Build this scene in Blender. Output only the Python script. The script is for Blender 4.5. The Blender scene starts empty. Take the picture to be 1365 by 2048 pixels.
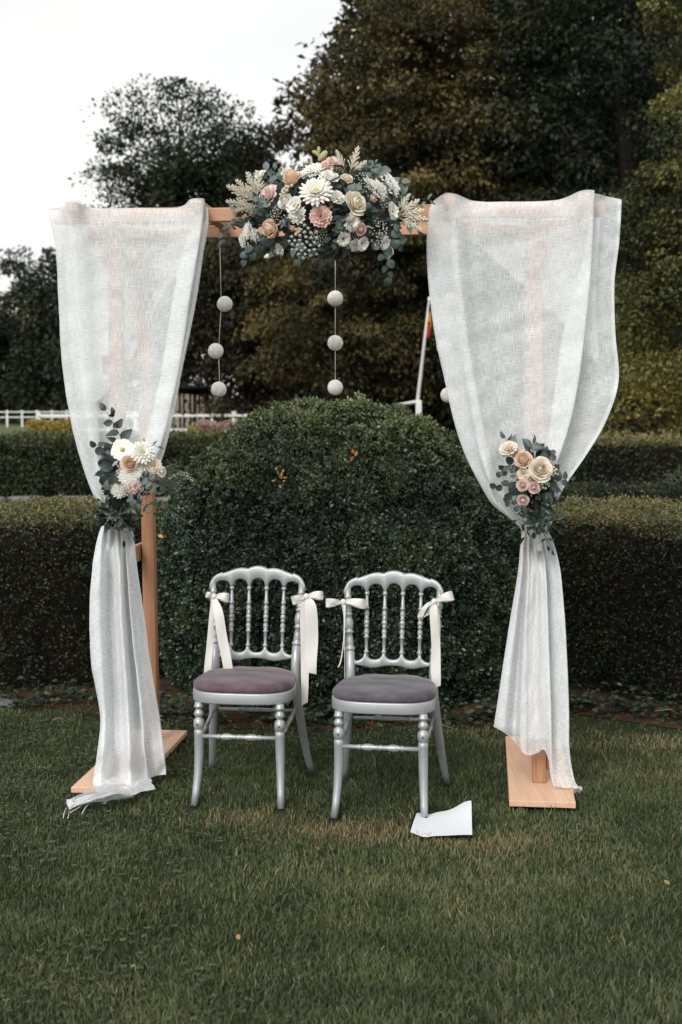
import bpy, math, random
import numpy as np
from mathutils import Vector, Matrix, Quaternion
R = math.radians
rnd = random.Random(7)
rng = np.random.default_rng(11)
sc = bpy.context.scene
col = sc.collection

# ------------------------------------------------------------------ camera
H = 1.58; F = 2700.0; PITCH = math.atan(209/2700)
cam_d = bpy.data.cameras.new('camera'); cam = bpy.data.objects.new('camera', cam_d); col.objects.link(cam)
cam.location = (0, 0, H); cam.rotation_euler = (R(90)-PITCH, 0, 0)
cam_d.sensor_fit = 'VERTICAL'; cam_d.sensor_height = 36; cam_d.lens = F/2048*36
cam_d.clip_end = 2000; cam_d.clip_start = 0.05
cam_d.dof.use_dof = True; cam_d.dof.focus_distance = 5.5; cam_d.dof.aperture_fstop = 4.0
sc.camera = cam
# ------------------------------------------------------------------ world
SUN_EL, SUN_AZ = 38, 202          # sun high, behind the camera and to its left, through thin cloud
w = bpy.data.worlds.new('World'); sc.world = w; w.use_nodes = True
nt = w.node_tree; nt.nodes.clear()
def nd(nt, t, **k):
    n = nt.nodes.new(t)
    for a, b in k.items(): setattr(n, a, b)
    return n
wo = nd(nt, 'ShaderNodeOutputWorld'); bg1 = nd(nt, 'ShaderNodeBackground'); bg2 = nd(nt, 'ShaderNodeBackground')
sky = nd(nt, 'ShaderNodeTexSky', sky_type='NISHITA', sun_disc=False)
sky.sun_elevation = R(SUN_EL); sky.sun_rotation = R(SUN_AZ); sky.dust_density = 3; sky.air_density = 1
hs = nd(nt, 'ShaderNodeHueSaturation'); hs.inputs['Saturation'].default_value = .2
nt.links.new(sky.outputs[0], hs.inputs['Color']); nt.links.new(hs.outputs[0], bg1.inputs['Color'])
bg1.inputs['Strength'].default_value = .05
tc = nd(nt, 'ShaderNodeTexCoord'); mp = nd(nt, 'ShaderNodeMapping'); mp.inputs['Scale'].default_value = (1.2, 1.2, 5)
nz = nd(nt, 'ShaderNodeTexNoise'); nz.inputs['Scale'].default_value = 2.2; nz.inputs['Detail'].default_value = 5
rp = nd(nt, 'ShaderNodeValToRGB')
rp.color_ramp.elements[0].position = .30; rp.color_ramp.elements[0].color = (.79, .785, .77, 1)
rp.color_ramp.elements[1].position = .60; rp.color_ramp.elements[1].color = (.93, .91, .865, 1)
nt.links.new(tc.outputs['Generated'], mp.inputs[0]); nt.links.new(mp.outputs[0], nz.inputs['Vector'])
nt.links.new(nz.outputs[0], rp.inputs[0]); nt.links.new(rp.outputs[0], bg2.inputs['Color'])
bg2.inputs['Strength'].default_value = .61
ad = nd(nt, 'ShaderNodeAddShader')
nt.links.new(bg1.outputs[0], ad.inputs[0]); nt.links.new(bg2.outputs[0], ad.inputs[1]); nt.links.new(ad.outputs[0], wo.inputs[0])
# ------------------------------------------------------------------ sun behind cloud
sd = bpy.data.lights.new('sun', 'SUN'); so = bpy.data.objects.new('sun', sd); col.objects.link(so)
sd.energy = 1.5; sd.angle = R(24); sd.color = (1, .965, .92)
az = R(SUN_AZ)
sdir = Vector((math.sin(az)*math.cos(R(SUN_EL)), math.cos(az)*math.cos(R(SUN_EL)), math.sin(R(SUN_EL))))
so.rotation_euler = sdir.to_track_quat('Z', 'Y').to_euler(); so.location = (-3, -4, 8)
vs = sc.view_settings
vs.view_transform = 'Standard'; vs.look = 'None'; vs.gamma = 1; vs.exposure = .47; vs.use_curve_mapping = False
sc.render.engine = 'CYCLES'

# ------------------------------------------------------------------ geometry helpers
cP, sP = math.cos(PITCH), math.sin(PITCH)
def ray(x, y):
    a, b = (x-682.5)/F, -(y-1024)/F
    return Vector((a, cP + b*sP, -sP + b*cP))
def P(x, y, Y):                      # point seen at pixel (x, y) at distance Y
    d = ray(x, y); return Vector((0, 0, H)) + d*(Y/d.y)
def G(x, y, z=0):                    # point seen at pixel on level z
    d = ray(x, y); return Vector((0, 0, H)) + d*((z-H)/d.z)
AW = R(6.1); OU = Vector((math.cos(AW), -math.sin(AW), 0)); OV = Vector((math.sin(AW), math.cos(AW), 0)); OO = Vector((-.084, 5.315, 0))
def L(u, v, z): return OO + OU*u + OV*v + Vector((0, 0, z))
def PV(x, y, v):                     # pixel on the plane v of the arch frame
    d = ray(x, y); C = Vector((0, 0, H)); t = (v - (C-OO).dot(OV))/d.dot(OV); return C + d*t

WL = {}
def tag(o, label=None, cat=None, group=None, kind=None):
    if label: o['label'] = label
    if cat: o['category'] = cat
    if group: o['group'] = group
    if kind: o['kind'] = kind
    return o
def thing(name, loc, label, cat, group=None, rotz=0):
    o = bpy.data.objects.new(name, None); col.objects.link(o); o.location = loc; o.rotation_euler = (0, 0, rotz)
    o.empty_display_size = .1; WL[o.name] = Vector(loc); return tag(o, label, cat, group)
def mesh(name, V, Fc, m, smooth=True, uv=None):
    me = bpy.data.meshes.new(name)
    me.from_pydata([tuple(v) for v in V], [], Fc)
    if uv is not None:
        ul = me.uv_layers.new(name='UVMap')
        li = np.empty(len(me.loops), dtype=np.int32); me.loops.foreach_get('vertex_index', li)
        ul.data.foreach_set('uv', np.asarray(uv, dtype=np.float32)[li].ravel())
    if m: me.materials.append(m)
    if smooth: me.polygons.foreach_set('use_smooth', [True]*len(me.polygons))
    me.update(); return me
def obj(name, V, Fc, m, parent=None, smooth=True, local=False, uv=None):
    """one mesh object; V in world coordinates unless local (then in the parent's own frame)"""
    if not local:
        A = np.array([tuple(v) for v in V]); c = (A.min(0)+A.max(0))/2
        if parent is None: c[2] = A[:, 2].min()
        V = A - c
    me = mesh(name, V, Fc, m, smooth, uv)
    o = bpy.data.objects.new(name, me); col.objects.link(o)
    if local:
        if parent: o.parent = parent
        return o
    base = WL[parent.name] if parent else Vector((0, 0, 0))
    o.location = Vector(c) - base; WL[o.name] = Vector(c)
    if parent: o.parent = parent
    return o
def inst(name, me, parent, loc, quat=None, scale=1):
    o = bpy.data.objects.new(name, me); col.objects.link(o)
    base = WL[parent.name] if parent else Vector((0, 0, 0))
    o.location = Vector(loc)-base; WL[o.name] = Vector(loc)
    if quat is not None: o.rotation_mode = 'QUATERNION'; o.rotation_quaternion = quat
    o.scale = (scale,)*3 if not hasattr(scale, '__len__') else scale
    if parent: o.parent = parent
    return o
class MB:
    def __init__(s): s.V = []; s.F = []
    def add(s, V, Fc):
        n = len(s.V); s.V += [Vector(v) for v in V]; s.F += [tuple(i+n for i in f) for f in Fc]; return s
    def obj(s, name, m, parent=None, smooth=True, local=False): return obj(name, s.V, s.F, m, parent, smooth, local)
def tube(path, rad, n=8, cap=True):
    path = [Vector(p) for p in path]
    if not hasattr(rad, '__len__'): rad = [rad]*len(path)
    V = []; Fc = []
    t0 = (path[1]-path[0]).normalized(); a = t0.orthogonal().normalized()
    for i, p in enumerate(path):
        t = (path[min(i+1, len(path)-1)]-path[max(i-1, 0)])
        t = t.normalized() if t.length > 1e-9 else t0
        a = (a - t*a.dot(t)); a = a.normalized() if a.length > 1e-6 else t.orthogonal().normalized(); b = t.cross(a)
        for k in range(n):
            th = 2*math.pi*k/n; V.append(p + (a*math.cos(th)+b*math.sin(th))*rad[i])
    for i in range(len(path)-1):
        for k in range(n):
            k2 = (k+1) % n; Fc.append((i*n+k, i*n+k2, (i+1)*n+k2, (i+1)*n+k))
    if cap:
        Fc.append(tuple(range(n-1, -1, -1))); Fc.append(tuple(range((len(path)-1)*n, len(path)*n)))
    return V, Fc
def catmull(pts, m):
    """smooth curve through list of equal length vectors, m samples per span"""
    A = np.array([tuple(p) for p in pts], dtype=float); n = len(A); out = []
    for i in range(n-1):
        p0, p1, p2, p3 = A[max(i-1, 0)], A[i], A[i+1], A[min(i+2, n-1)]
        for k in range(m):
            t = k/m; out.append(.5*((2*p1)+(-p0+p2)*t+(2*p0-5*p1+4*p2-p3)*t*t+(-p0+3*p1-3*p2+p3)*t**3))
    out.append(A[-1]); return np.array(out)
def box(o, ex, ey, ez, bev=.003):
    """box centred at o with half-extent vectors, chamfered edges"""
    o = Vector(o); ex, ey, ez = Vector(ex), Vector(ey), Vector(ez)
    lx, ly, lz = ex.length, ey.length, ez.length
    V = []; idx = {}
    for sx in (-1, 1):
        for sy in (-1, 1):
            for sz in (-1, 1):
                for ax in range(3):
                    f = [1 - bev/lx, 1 - bev/ly, 1 - bev/lz]; f[ax] = 1
                    idx[(sx, sy, sz, ax)] = len(V)
                    V.append(o + ex*sx*f[0] + ey*sy*f[1] + ez*sz*f[2])
    Fc = []
    I = lambda *k: idx[k]
    for s in (-1, 1):
        Fc.append((I(s,-1,-1,0), I(s,1,-1,0), I(s,1,1,0), I(s,-1,1,0)))
        Fc.append((I(-1,s,-1,1), I(1,s,-1,1), I(1,s,1,1), I(-1,s,1,1)))
        Fc.append((I(-1,-1,s,2), I(1,-1,s,2), I(1,1,s,2), I(-1,1,s,2)))
        for t in (-1, 1):
            Fc.append((I(s,t,-1,0), I(s,t,1,0), I(s,t,1,1), I(s,t,-1,1)))
            Fc.append((I(s,-1,t,0), I(s,1,t,0), I(s,1,t,2), I(s,-1,t,2)))
            Fc.append((I(-1,s,t,1), I(1,s,t,1), I(1,s,t,2), I(-1,s,t,2)))
            for q in (-1, 1): Fc.append((I(s,t,q,0), I(s,t,q,1), I(s,t,q,2)))
    # consistent outward winding
    out = []
    for f in Fc:
        c = sum((V[i] for i in f), Vector())/len(f); nn = (V[f[1]]-V[f[0]]).cross(V[f[2]]-V[f[0]])
        out.append(f if nn.dot(c-o) > 0 else tuple(reversed(f)))
    return V, out
def vnoise(Pt, freq, seed=0):
    """vectorised 3D value noise, 0..1"""
    Q = np.asarray(Pt)*freq + seed*17.13; I = np.floor(Q).astype(np.int64); f = Q-I; f = f*f*(3-2*f)
    def h(i, j, k):
        n = (i*374761393 + j*668265263 + k*2147483647 + seed*974634777) & 0xffffffff
        n = ((n ^ (n >> 13))*1274126177) & 0xffffffff
        return ((n ^ (n >> 16)) & 0xffff)/65535.0
    r = 0
    for a in (0, 1):
        for b in (0, 1):
            for c in (0, 1):
                wgt = (f[:, 0] if a else 1-f[:, 0])*(f[:, 1] if b else 1-f[:, 1])*(f[:, 2] if c else 1-f[:, 2])
                r = r + wgt*h(I[:, 0]+a, I[:, 1]+b, I[:, 2]+c)
    return r
def unit(A): return A/np.maximum(np.linalg.norm(A, axis=1, keepdims=True), 1e-9)
def leaf_mesh(name, C, axis, nor, length, width, tint, m, bend=.15):
    """N rhombic leaves as one mesh: C base points, axis direction, nor leaf normal, per-leaf length"""
    N = len(C); axis = unit(axis); side = unit(np.cross(axis, nor)); nor = unit(np.cross(side, axis))
    ln = np.broadcast_to(np.asarray(length), (N,))[:, None]; wd = ln*width
    V = np.empty((N, 4, 3))
    V[:, 0] = C; V[:, 1] = C + axis*ln*.5 + side*wd*.5 + nor*ln*bend*.6
    V[:, 2] = C + axis*ln; V[:, 3] = C + axis*ln*.5 - side*wd*.5 + nor*ln*bend*.6
    me = bpy.data.meshes.new(name)
    me.vertices.add(4*N); me.vertices.foreach_set('co', V.astype(np.float32).ravel())
    me.loops.add(4*N); me.loops.foreach_set('vertex_index', np.arange(4*N, dtype=np.int32))
    me.polygons.add(N); me.polygons.foreach_set('loop_start', np.arange(0, 4*N, 4, dtype=np.int32))
    me.update(calc_edges=True)
    at = me.attributes.new('tint', 'FLOAT', 'POINT'); at.data.foreach_set('value', np.repeat(tint, 4).astype(np.float32))
    me.materials.append(m); return me
def leaf_obj(name, C, axis, nor, length, width, tint, m, parent=None, bend=.15):
    base = np.array(WL[parent.name]) if parent else np.zeros(3)
    me = leaf_mesh(name, C-base, axis, nor, length, width, tint, m, bend)
    o = bpy.data.objects.new(name, me); col.objects.link(o)
    if parent: o.parent = parent
    WL[o.name] = Vector(base); return o

# ------------------------------------------------------------------ materials
def s2l(c): return tuple(((x/255)/12.92 if x/255 <= .04045 else ((x/255+.055)/1.055)**2.4) for x in c)
def new_mat(name):
    m = bpy.data.materials.new(name); m.use_nodes = True; nt = m.node_tree; nt.nodes.clear()
    out = nd(nt, 'ShaderNodeOutputMaterial'); return m, nt, out
def pmat(name, c, rough=.5, metal=0, var=.12, scale=20, stretch=(1, 1, 1), bump=0, bscale=60, c2=None, spec=.5, sheen=0, transl=0, coords='Object', detail=4):
    m, nt, out = new_mat(name); b = nd(nt, 'ShaderNodeBsdfPrincipled')
    t = nd(nt, 'ShaderNodeTexCoord'); mp = nd(nt, 'ShaderNodeMapping'); mp.inputs['Scale'].default_value = stretch
    nt.links.new(t.outputs[coords], mp.inputs[0])
    n = nd(nt, 'ShaderNodeTexNoise'); n.inputs['Scale'].default_value = scale; n.inputs['Detail'].default_value = detail
    nt.links.new(mp.outputs[0], n.inputs['Vector'])
    r = nd(nt, 'ShaderNodeValToRGB'); e = r.color_ramp.elements
    e[0].position = .3; e[1].position = .7
    e[0].color = (*[x*(1-var) for x in c], 1); e[1].color = (*(c2 if c2 else [min(x*(1+var), 1) for x in c]), 1)
    nt.links.new(n.outputs[0], r.inputs[0]); nt.links.new(r.outputs[0], b.inputs['Base Color'])
    b.inputs['Roughness'].default_value = rough; b.inputs['Metallic'].default_value = metal
    b.inputs['Specular IOR Level'].default_value = spec
    if sheen: b.inputs['Sheen Weight'].default_value = sheen; b.inputs['Sheen Roughness'].default_value = .4
    if bump:
        n2 = nd(nt, 'ShaderNodeTexNoise'); n2.inputs['Scale'].default_value = bscale; n2.inputs['Detail'].default_value = 5
        nt.links.new(mp.outputs[0], n2.inputs['Vector'])
        bp = nd(nt, 'ShaderNodeBump'); bp.inputs['Strength'].default_value = bump; bp.inputs['Distance'].default_value = .01
        nt.links.new(n2.outputs[0], bp.inputs['Height']); nt.links.new(bp.outputs[0], b.inputs['Normal'])
    if transl:
        tr = nd(nt, 'ShaderNodeBsdfTranslucent'); nt.links.new(r.outputs[0], tr.inputs[0])
        mx = nd(nt, 'ShaderNodeMixShader'); mx.inputs[0].default_value = transl
        nt.links.new(b.outputs[0], mx.inputs[1]); nt.links.new(tr.outputs[0], mx.inputs[2]); nt.links.new(mx.outputs[0], out.inputs[0])
    else: nt.links.new(b.outputs[0], out.inputs[0])
    return m
def leafmat(name, cols, rough=.5, spec=.4, transl=.15):
    """leaf colour runs through cols with the per-leaf tint attribute"""
    m, nt, out = new_mat(name); b = nd(nt, 'ShaderNodeBsdfPrincipled')
    a = nd(nt, 'ShaderNodeAttribute'); a.attribute_name = 'tint'
    r = nd(nt, 'ShaderNodeValToRGB'); e = r.color_ramp.elements
    while len(e) < len(cols): e.new(.5)
    for i, c in enumerate(cols): e[i].position = i/(len(cols)-1); e[i].color = (*c, 1)
    nt.links.new(a.outputs['Fac'], r.inputs[0]); nt.links.new(r.outputs[0], b.inputs['Base Color'])
    b.inputs['Roughness'].default_value = rough; b.inputs['Specular IOR Level'].default_value = spec
    tr = nd(nt, 'ShaderNodeBsdfTranslucent'); nt.links.new(r.outputs[0], tr.inputs[0])
    mx = nd(nt, 'ShaderNodeMixShader'); mx.inputs[0].default_value = transl
    nt.links.new(b.outputs[0], mx.inputs[1]); nt.links.new(tr.outputs[0], mx.inputs[2]); nt.links.new(mx.outputs[0], out.inputs[0])
    return m
def cloth_mat(name, base_alpha=.60):
    m, nt, out = new_mat(name)
    uv = nd(nt, 'ShaderNodeUVMap'); uv.uv_map = 'UVMap'
    def streak(sx, sy, s):
        mp = nd(nt, 'ShaderNodeMapping'); mp.inputs['Scale'].default_value = (sx, sy, 1); nt.links.new(uv.outputs[0], mp.inputs[0])
        n = nd(nt, 'ShaderNodeTexNoise'); n.inputs['Scale'].default_value = s; n.inputs['Detail'].default_value = 3; n.inputs['Roughness'].default_value = .6
        nt.links.new(mp.outputs[0], n.inputs['Vector']); return n.outputs[0]
    a, b = streak(560, 24, 1), streak(24, 560, 1)
    c = streak(9, 7, 1)
    def M(op, x, y):
        n = nd(nt, 'ShaderNodeMath', operation=op)
        for i, q in enumerate((x, y)):
            if isinstance(q, (int, float)): n.inputs[i].default_value = q
            else: nt.links.new(q, n.inputs[i])
        return n.outputs[0]
    s = M('ADD', M('SUBTRACT', a, .5), M('SUBTRACT', b, .5))
    al = M('ADD', M('MULTIPLY', s, .9), base_alpha)
    al = M('ADD', al, M('MULTIPLY', M('SUBTRACT', c, .5), .18))
    al = M('MINIMUM', M('MAXIMUM', al, .12), .96)
    df = nd(nt, 'ShaderNodeBsdfDiffuse'); df.inputs[0].default_value = (.87, .90, .92, 1)
    tr = nd(nt, 'ShaderNodeBsdfTranslucent'); tr.inputs[0].default_value = (.85, .86, .87, 1)
    tp = nd(nt, 'ShaderNodeBsdfTransparent')
    bp = nd(nt, 'ShaderNodeBump'); bp.inputs['Strength'].default_value = .25; bp.inputs['Distance'].default_value = .004
    nt.links.new(s, bp.inputs['Height']); nt.links.new(bp.outputs[0], df.inputs['Normal'])
    m1 = nd(nt, 'ShaderNodeMixShader'); m1.inputs[0].default_value = .14
    nt.links.new(df.outputs[0], m1.inputs[1]); nt.links.new(tr.outputs[0], m1.inputs[2])
    m2 = nd(nt, 'ShaderNodeMixShader'); nt.links.new(al, m2.inputs[0])
    nt.links.new(tp.outputs[0], m2.inputs[1]); nt.links.new(m1.outputs[0], m2.inputs[2]); nt.links.new(m2.outputs[0], out.inputs[0])
    return m
def wood_mat(name, c1, c2, grain=(1, 1, .06)):
    m = pmat(name, c1, rough=.55, var=.1, c2=c2, scale=45, stretch=grain, bump=.15, bscale=90, detail=6, spec=.3); return m
def ground_mat(name, c1, c2, scale=3, rough=.95):
    return pmat(name, c1, rough=rough, c2=c2, scale=scale, bump=.5, bscale=25, detail=8, spec=.1)
# ================================================================== SETTING: ground
M_lawn = ground_mat('lawn_soil', (.018, .024, .012), (.035, .045, .02), 6)
M_field = ground_mat('field_grass', (.07, .10, .035), (.12, .14, .06), .15)
M_soil = ground_mat('bare_soil', (.035, .022, .014), (.075, .045, .026), 9)
M_litter = ground_mat('leaf_litter', (.03, .022, .012), (.11, .065, .03), 2)
def sheet(name, pts, m, z, n=1):
    V = [(x, y, z) for x, y in pts]
    o = obj(name, V, [tuple(range(len(V)))], m, smooth=False); return tag(o, kind='structure')
sheet('ground', [(-600, -60), (600, -60), (600, 900), (-600, 900)], M_field, -.02)
# gently uneven lawn sheet
nx, ny = 70, 70
gx = np.linspace(-14, 14, nx); gy = np.linspace(-3, 20, ny)
GX, GY = np.meshgrid(gx, gy)
GZ = np.zeros_like(GX)
V = np.stack([GX, GY, GZ], -1).reshape(-1, 3)
Fc = [(j*nx+i, j*nx+i+1, (j+1)*nx+i+1, (j+1)*nx+i) for j in range(ny-1) for i in range(nx-1)]
tag(obj('lawn', V, Fc, M_lawn), kind='structure')
# soil strip along the foot of the hedges
sp = [(-4, 7.0), (-1.6, 7.05), (-.9, 6.62), (0, 6.48), (.9, 6.62), (1.25, 6.85), (1.55, 6.62), (2.2, 6.15), (4.2, 5.5), (4.2, 9.5), (-4, 9.5)]
sheet('soil', sp, M_soil, .004)
sheet('leaf_litter', [(1.5, 23), (45, 23), (45, 75), (-12, 75), (-6, 44)], M_litter, -.016)

# far hill on the left
hp = []
for i in range(41):
    x = -260 + i*9.5; hgt = 17*math.exp(-((x+150)/85)**2) + 1.2*math.sin(i*.9) + 1.0*math.sin(i*2.3)
    for k in range(9): hp.append((x, 420+k*22, max(hgt, .5)*math.sin(math.pi*min(k/5, 1)*.5)))
hf = [(i*9+k, (i+1)*9+k, (i+1)*9+k+1, i*9+k+1) for i in range(40) for k in range(8)]
tag(obj('hill', hp, hf, ground_mat('wooded_hill', (.035, .04, .025), (.075, .07, .045), .12)), kind='structure')

# ================================================================== grass
def in_view_margin(x, y, mrg=.55): return abs(x) < .262*y + mrg
area = []
def scatter(n, y0, y1, wfun):
    out = []
    Y = rng.uniform(y0, y1, n*3); X = rng.uniform(-1, 1, n*3)*(.262*y1+.9)
    k = np.abs(X) < .262*Y + wfun; return np.stack([X[k][:n], Y[k][:n]], -1)
def grass_blades(XY, hmin, hmax, wd, name, m, tint_shift=0, wid=None):
    N = len(XY); P0 = np.concatenate([XY, np.zeros((N, 1))], 1)
    th = rng.uniform(0, 2*np.pi, N)
    clump = .6*vnoise(P0, 9, 3)+.4*vnoise(P0, 3.5, 4); big = .5*vnoise(P0, 1.6, 5)+.5*vnoise(P0, 6, 15)
    # combed lean, changes slowly over the lawn
    la = vnoise(P0, 2.2, 8)*2*np.pi*1.6
    h = (hmin + (hmax-hmin)*rng.uniform(0, 1, N))*(.55+.9*clump)
    lean = rng.uniform(.15, 1.0, N)*h
    d = np.stack([np.cos(th)+.35*np.cos(la), np.sin(th)+.35*np.sin(la), np.zeros(N)], 1); d = unit(d)
    s = np.stack([-d[:, 1], d[:, 0], np.zeros(N)], 1); s = unit(s + .7*rng.normal(0, 1, (N, 3))*[1, 1, 0])
    up = np.array([0, 0, 1.])
    w_ = wd*rng.uniform(.7, 1.3, N)[:, None]
    V = np.empty((N, 5, 3)); hh = h[:, None]; ll = lean[:, None]
    V[:, 0] = P0 - s*w_/2; V[:, 1] = P0 + s*w_/2
    mid = P0 + d*ll*.35 + up*hh*.62
    V[:, 2] = mid + s*w_*.42; V[:, 3] = mid - s*w_*.42
    V[:, 4] = P0 + d*ll + up*hh*.95
    me = bpy.data.meshes.new(name); me.vertices.add(5*N); me.vertices.foreach_set('co', V.astype(np.float32).ravel())
    idx = (np.arange(N)[:, None]*5 + np.array([0, 1, 2, 3, 3, 2, 4])).astype(np.int32).ravel()
    me.loops.add(7*N); me.loops.foreach_set('vertex_index', idx)
    st = (np.arange(N)[:, None]*7 + np.array([0, 4])).astype(np.int32).ravel()
    me.polygons.add(2*N); me.polygons.foreach_set('loop_start', st); me.update(calc_edges=True)
    dead = vnoise(P0, 3.1, 12)
    px = P0[:, 0]; py = P0[:, 1]
    patch = np.exp(-(((px-.02)/.28)**2+((py-4.92)/.12)**2)) + .75*np.exp(-(((px+.38)/.16)**2+((py-5.08)/.1)**2)) + .5*np.exp(-(((px-.5)/.3)**2+((py-4.75)/.12)**2)) \
        + .8*np.exp(-(((px-1.75)/.5)**2+((py-6.3)/.22)**2)) + .35*np.exp(-(((px-.9)/.4)**2+((py-6.5)/.25)**2))
    t = .04 + .68*big + .25*rng.uniform(-1, 1, N) + np.where(rng.uniform(0, 1, N) < .03+.07*(dead > .6)+.75*np.clip(patch, 0, 1), .5, 0)+.28*np.clip(patch, 0, 1)
    at = me.attributes.new('tint', 'FLOAT', 'POINT'); at.data.foreach_set('value', np.repeat(np.clip(t, 0, 1), 5).astype(np.float32))
    me.materials.append(m); o = bpy.data.objects.new(name, me); col.objects.link(o); return o
M_grass = leafmat('grass_blades', [(.027, .042, .022), (.052, .078, .035), (.088, .116, .048), (.155, .165, .072), (.28, .21, .12)], rough=.55, spec=.3, transl=.25)
XY = np.concatenate([scatter(100000, 2.9, 4.4, .7), scatter(92000, 4.4, 6.0, .8), scatter(44000, 6.0, 7.1, .9)])
xx, yy = XY[:, 0], XY[:, 1]
keep = np.ones(len(XY), bool)
FEET = [(-.587, 5.24), (-.236, 5.20), (-.021, 5.09), (.326, 5.03), (-.12, 5.70), (.44, 5.59)]
PQ = [G(829, 1624), G(945, 1616), G(947, 1682), G(815, 1676)]
def quad_mask(xx, yy):
    m = np.ones(len(xx), bool)
    for i in range(4):
        a, b = PQ[i], PQ[(i+1) % 4]; m &= ((b.x-a.x)*(yy-a.y)-(b.y-a.y)*(xx-a.x)) < 0
    return m
# keep blades off the two base boards
def board_mask(uc):
    du = (xx-OO.x)*OU.x + (yy-OO.y)*OU.y; dv = (xx-OO.x)*OV.x + (yy-OO.y)*OV.y
    return (np.abs(du-uc) < .135) & (dv > -.055) & (dv < .99)
keep &= ~quad_mask(xx, yy)
for fx, fy in FEET: keep &= ~((np.abs(xx-fx) < .028) & (yy-fy > -.10) & (yy-fy < .02))
keep &= ~board_mask(-.894); keep &= ~board_mask(.894)
edge = 6.55 + .12*np.sin(xx*5) - np.where(xx > 1.15, (xx-1.15)*.62, 0) + np.where(xx < -1.3, .45, 0)
keep &= (yy < edge + rng.uniform(-.25, .2, len(XY)))
tag(grass_blades(XY[keep], .012, .032, .0034, 'grass', M_grass), 'mown green lawn grass with a few straw coloured blades, growing under the chairs', 'grass', kind='stuff')
# clover leaves in the lawn, thicker on the left
N = 4600
c = scatter(N, 3.2, 6.8, .3); nn = vnoise(np.c_[c, np.zeros(len(c))], 1.5, 21) + np.where(c[:, 0] < -.5, .18, -.05) + np.where(c[:, 1] > 5.8, .15, 0)
c = c[(nn > .52) & ~quad_mask(c[:, 0], c[:, 1])]; N = len(c)
C3 = np.c_[c, rng.uniform(.012, .032, N)]
Cs = []; As = []; Ns = []
for k in range(3):
    a = rng.uniform(0, 6.28, N) if k == 0 else a + 2.094
    Cs.append(C3); As.append(np.c_[np.cos(a), np.sin(a), np.full(N, .15)]); Ns.append(np.c_[rng.normal(0, .25, (N, 2)), np.ones(N)])
M_clover = leafmat('clover_leaves', [(.03, .05, .024), (.05, .08, .036), (.09, .12, .062)], rough=.6, transl=.2)
tag(leaf_obj('clover', np.concatenate(Cs), np.concatenate(As), np.concatenate(Ns), .0125, .95, np.tile(rng.uniform(0, 1, N), 3), M_clover),
    'small round clover leaves scattered through the lawn', 'clover', kind='stuff')
# fallen leaves
M_fallen = leafmat('fallen_leaf_colours', [(.20, .09, .03), (.38, .18, .06), (.30, .22, .10)], rough=.7, transl=.2)
fl = []
for (x, y) in [(262, 1935), (1195, 1760), (1340, 1770), (1210, 1463), (1300, 1455), (60, 1440), (640, 1700), (1180, 1380), (480, 1880), (1240, 1700)]: fl.append(G(x, y, .03))
fl = np.array([tuple(p) for p in fl]); N = len(fl)
a = rng.uniform(0, 6.28, N)
tag(leaf_obj('fallen_leaves', fl, np.c_[np.cos(a), np.sin(a), .3*np.ones(N)], np.c_[rng.normal(0, .5, (N, 2)), np.ones(N)], rng.uniform(.016, .03, N), .6, rng.uniform(0, 1, N), M_fallen),
    'scattered brown and orange fallen leaves lying on the lawn', 'leaves', kind='stuff')

# ================================================================== HEDGES
M_core = pmat('dark_block_core', (.012, .011, .008), rough=.95, var=.4, scale=30, spec=.05)  # near-black filling for the added light-blocking cores, not real twigs
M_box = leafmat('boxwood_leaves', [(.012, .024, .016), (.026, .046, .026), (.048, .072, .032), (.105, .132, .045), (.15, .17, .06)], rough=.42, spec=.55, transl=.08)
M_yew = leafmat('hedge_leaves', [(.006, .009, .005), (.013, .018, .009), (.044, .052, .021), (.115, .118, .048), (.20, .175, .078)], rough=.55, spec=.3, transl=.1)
M_lonic = leafmat('far_hedge_leaves', [(.012, .020, .009), (.028, .040, .014), (.062, .078, .025), (.20, .18, .05)], rough=.5, spec=.35, transl=.15)

def clump_leaves(C, Nn, per, spread, ln, lnvar=.35):
    """each shoot tip C (outward Nn) carries `per` leaves fanned round it"""
    n = len(C); C2 = np.repeat(C, per, 0); N2 = np.repeat(Nn, per, 0); k = len(C2)
    off = rng.normal(0, 1, (k, 3))*spread
    ax = unit(N2*.55 + unit(rng.normal(0, 1, (k, 3))))
    no = unit(N2 + .6*rng.normal(0, 1, (k, 3)))
    L_ = ln*(1+lnvar*rng.uniform(-1, 1, k))
    return C2+off, ax, no, L_

# ---- the big clipped box dome
DC = np.array([.0, 7.72, 0.])
def dome_profile(t):                     # t 0..1 foot to crown -> radius, height
    pr = [(0, .93, .0), (.12, 1.0, .2), (.28, 1.02, .48), (.42, 1.02, .74), (.54, .97, .95), (.65, .885, 1.14), (.75, .76, 1.31), (.84, .585, 1.46), (.92, .37, 1.57), (.97, .19, 1.613), (1, 0, 1.625)]
    ts = [p[0] for p in pr]; return np.interp(t, ts, [p[1] for p in pr]), np.interp(t, ts, [p[2] for p in pr])
def dome_pts(n, seed=0):
    t = rng.uniform(0, 1, n*3); r, z = dome_profile(t); keep = rng.uniform(0, 1.05, n*3) < r+.02; t = t[keep][:n]
    r, z = dome_profile(t); a = rng.uniform(0, 2*np.pi, len(t))
    front = rng.uniform(0, 1, len(t)) < np.where(np.sin(a) < .35, 1, .22)
    t, r, z, a = t[front], r[front], z[front], a[front]
    e = .01; r2, z2 = dome_profile(np.clip(t+e, 0, 1)); r1, z1 = dome_profile(np.clip(t-e, 0, 1))
    dr, dz = r2-r1, z2-z1; nrm = unit(np.stack([dz*np.cos(a), dz*np.sin(a), -dr], 1))
    Pt = np.stack([r*np.cos(a), r*np.sin(a), z], 1); return Pt, nrm
Pt, nrm = dome_pts(52000)
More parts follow.
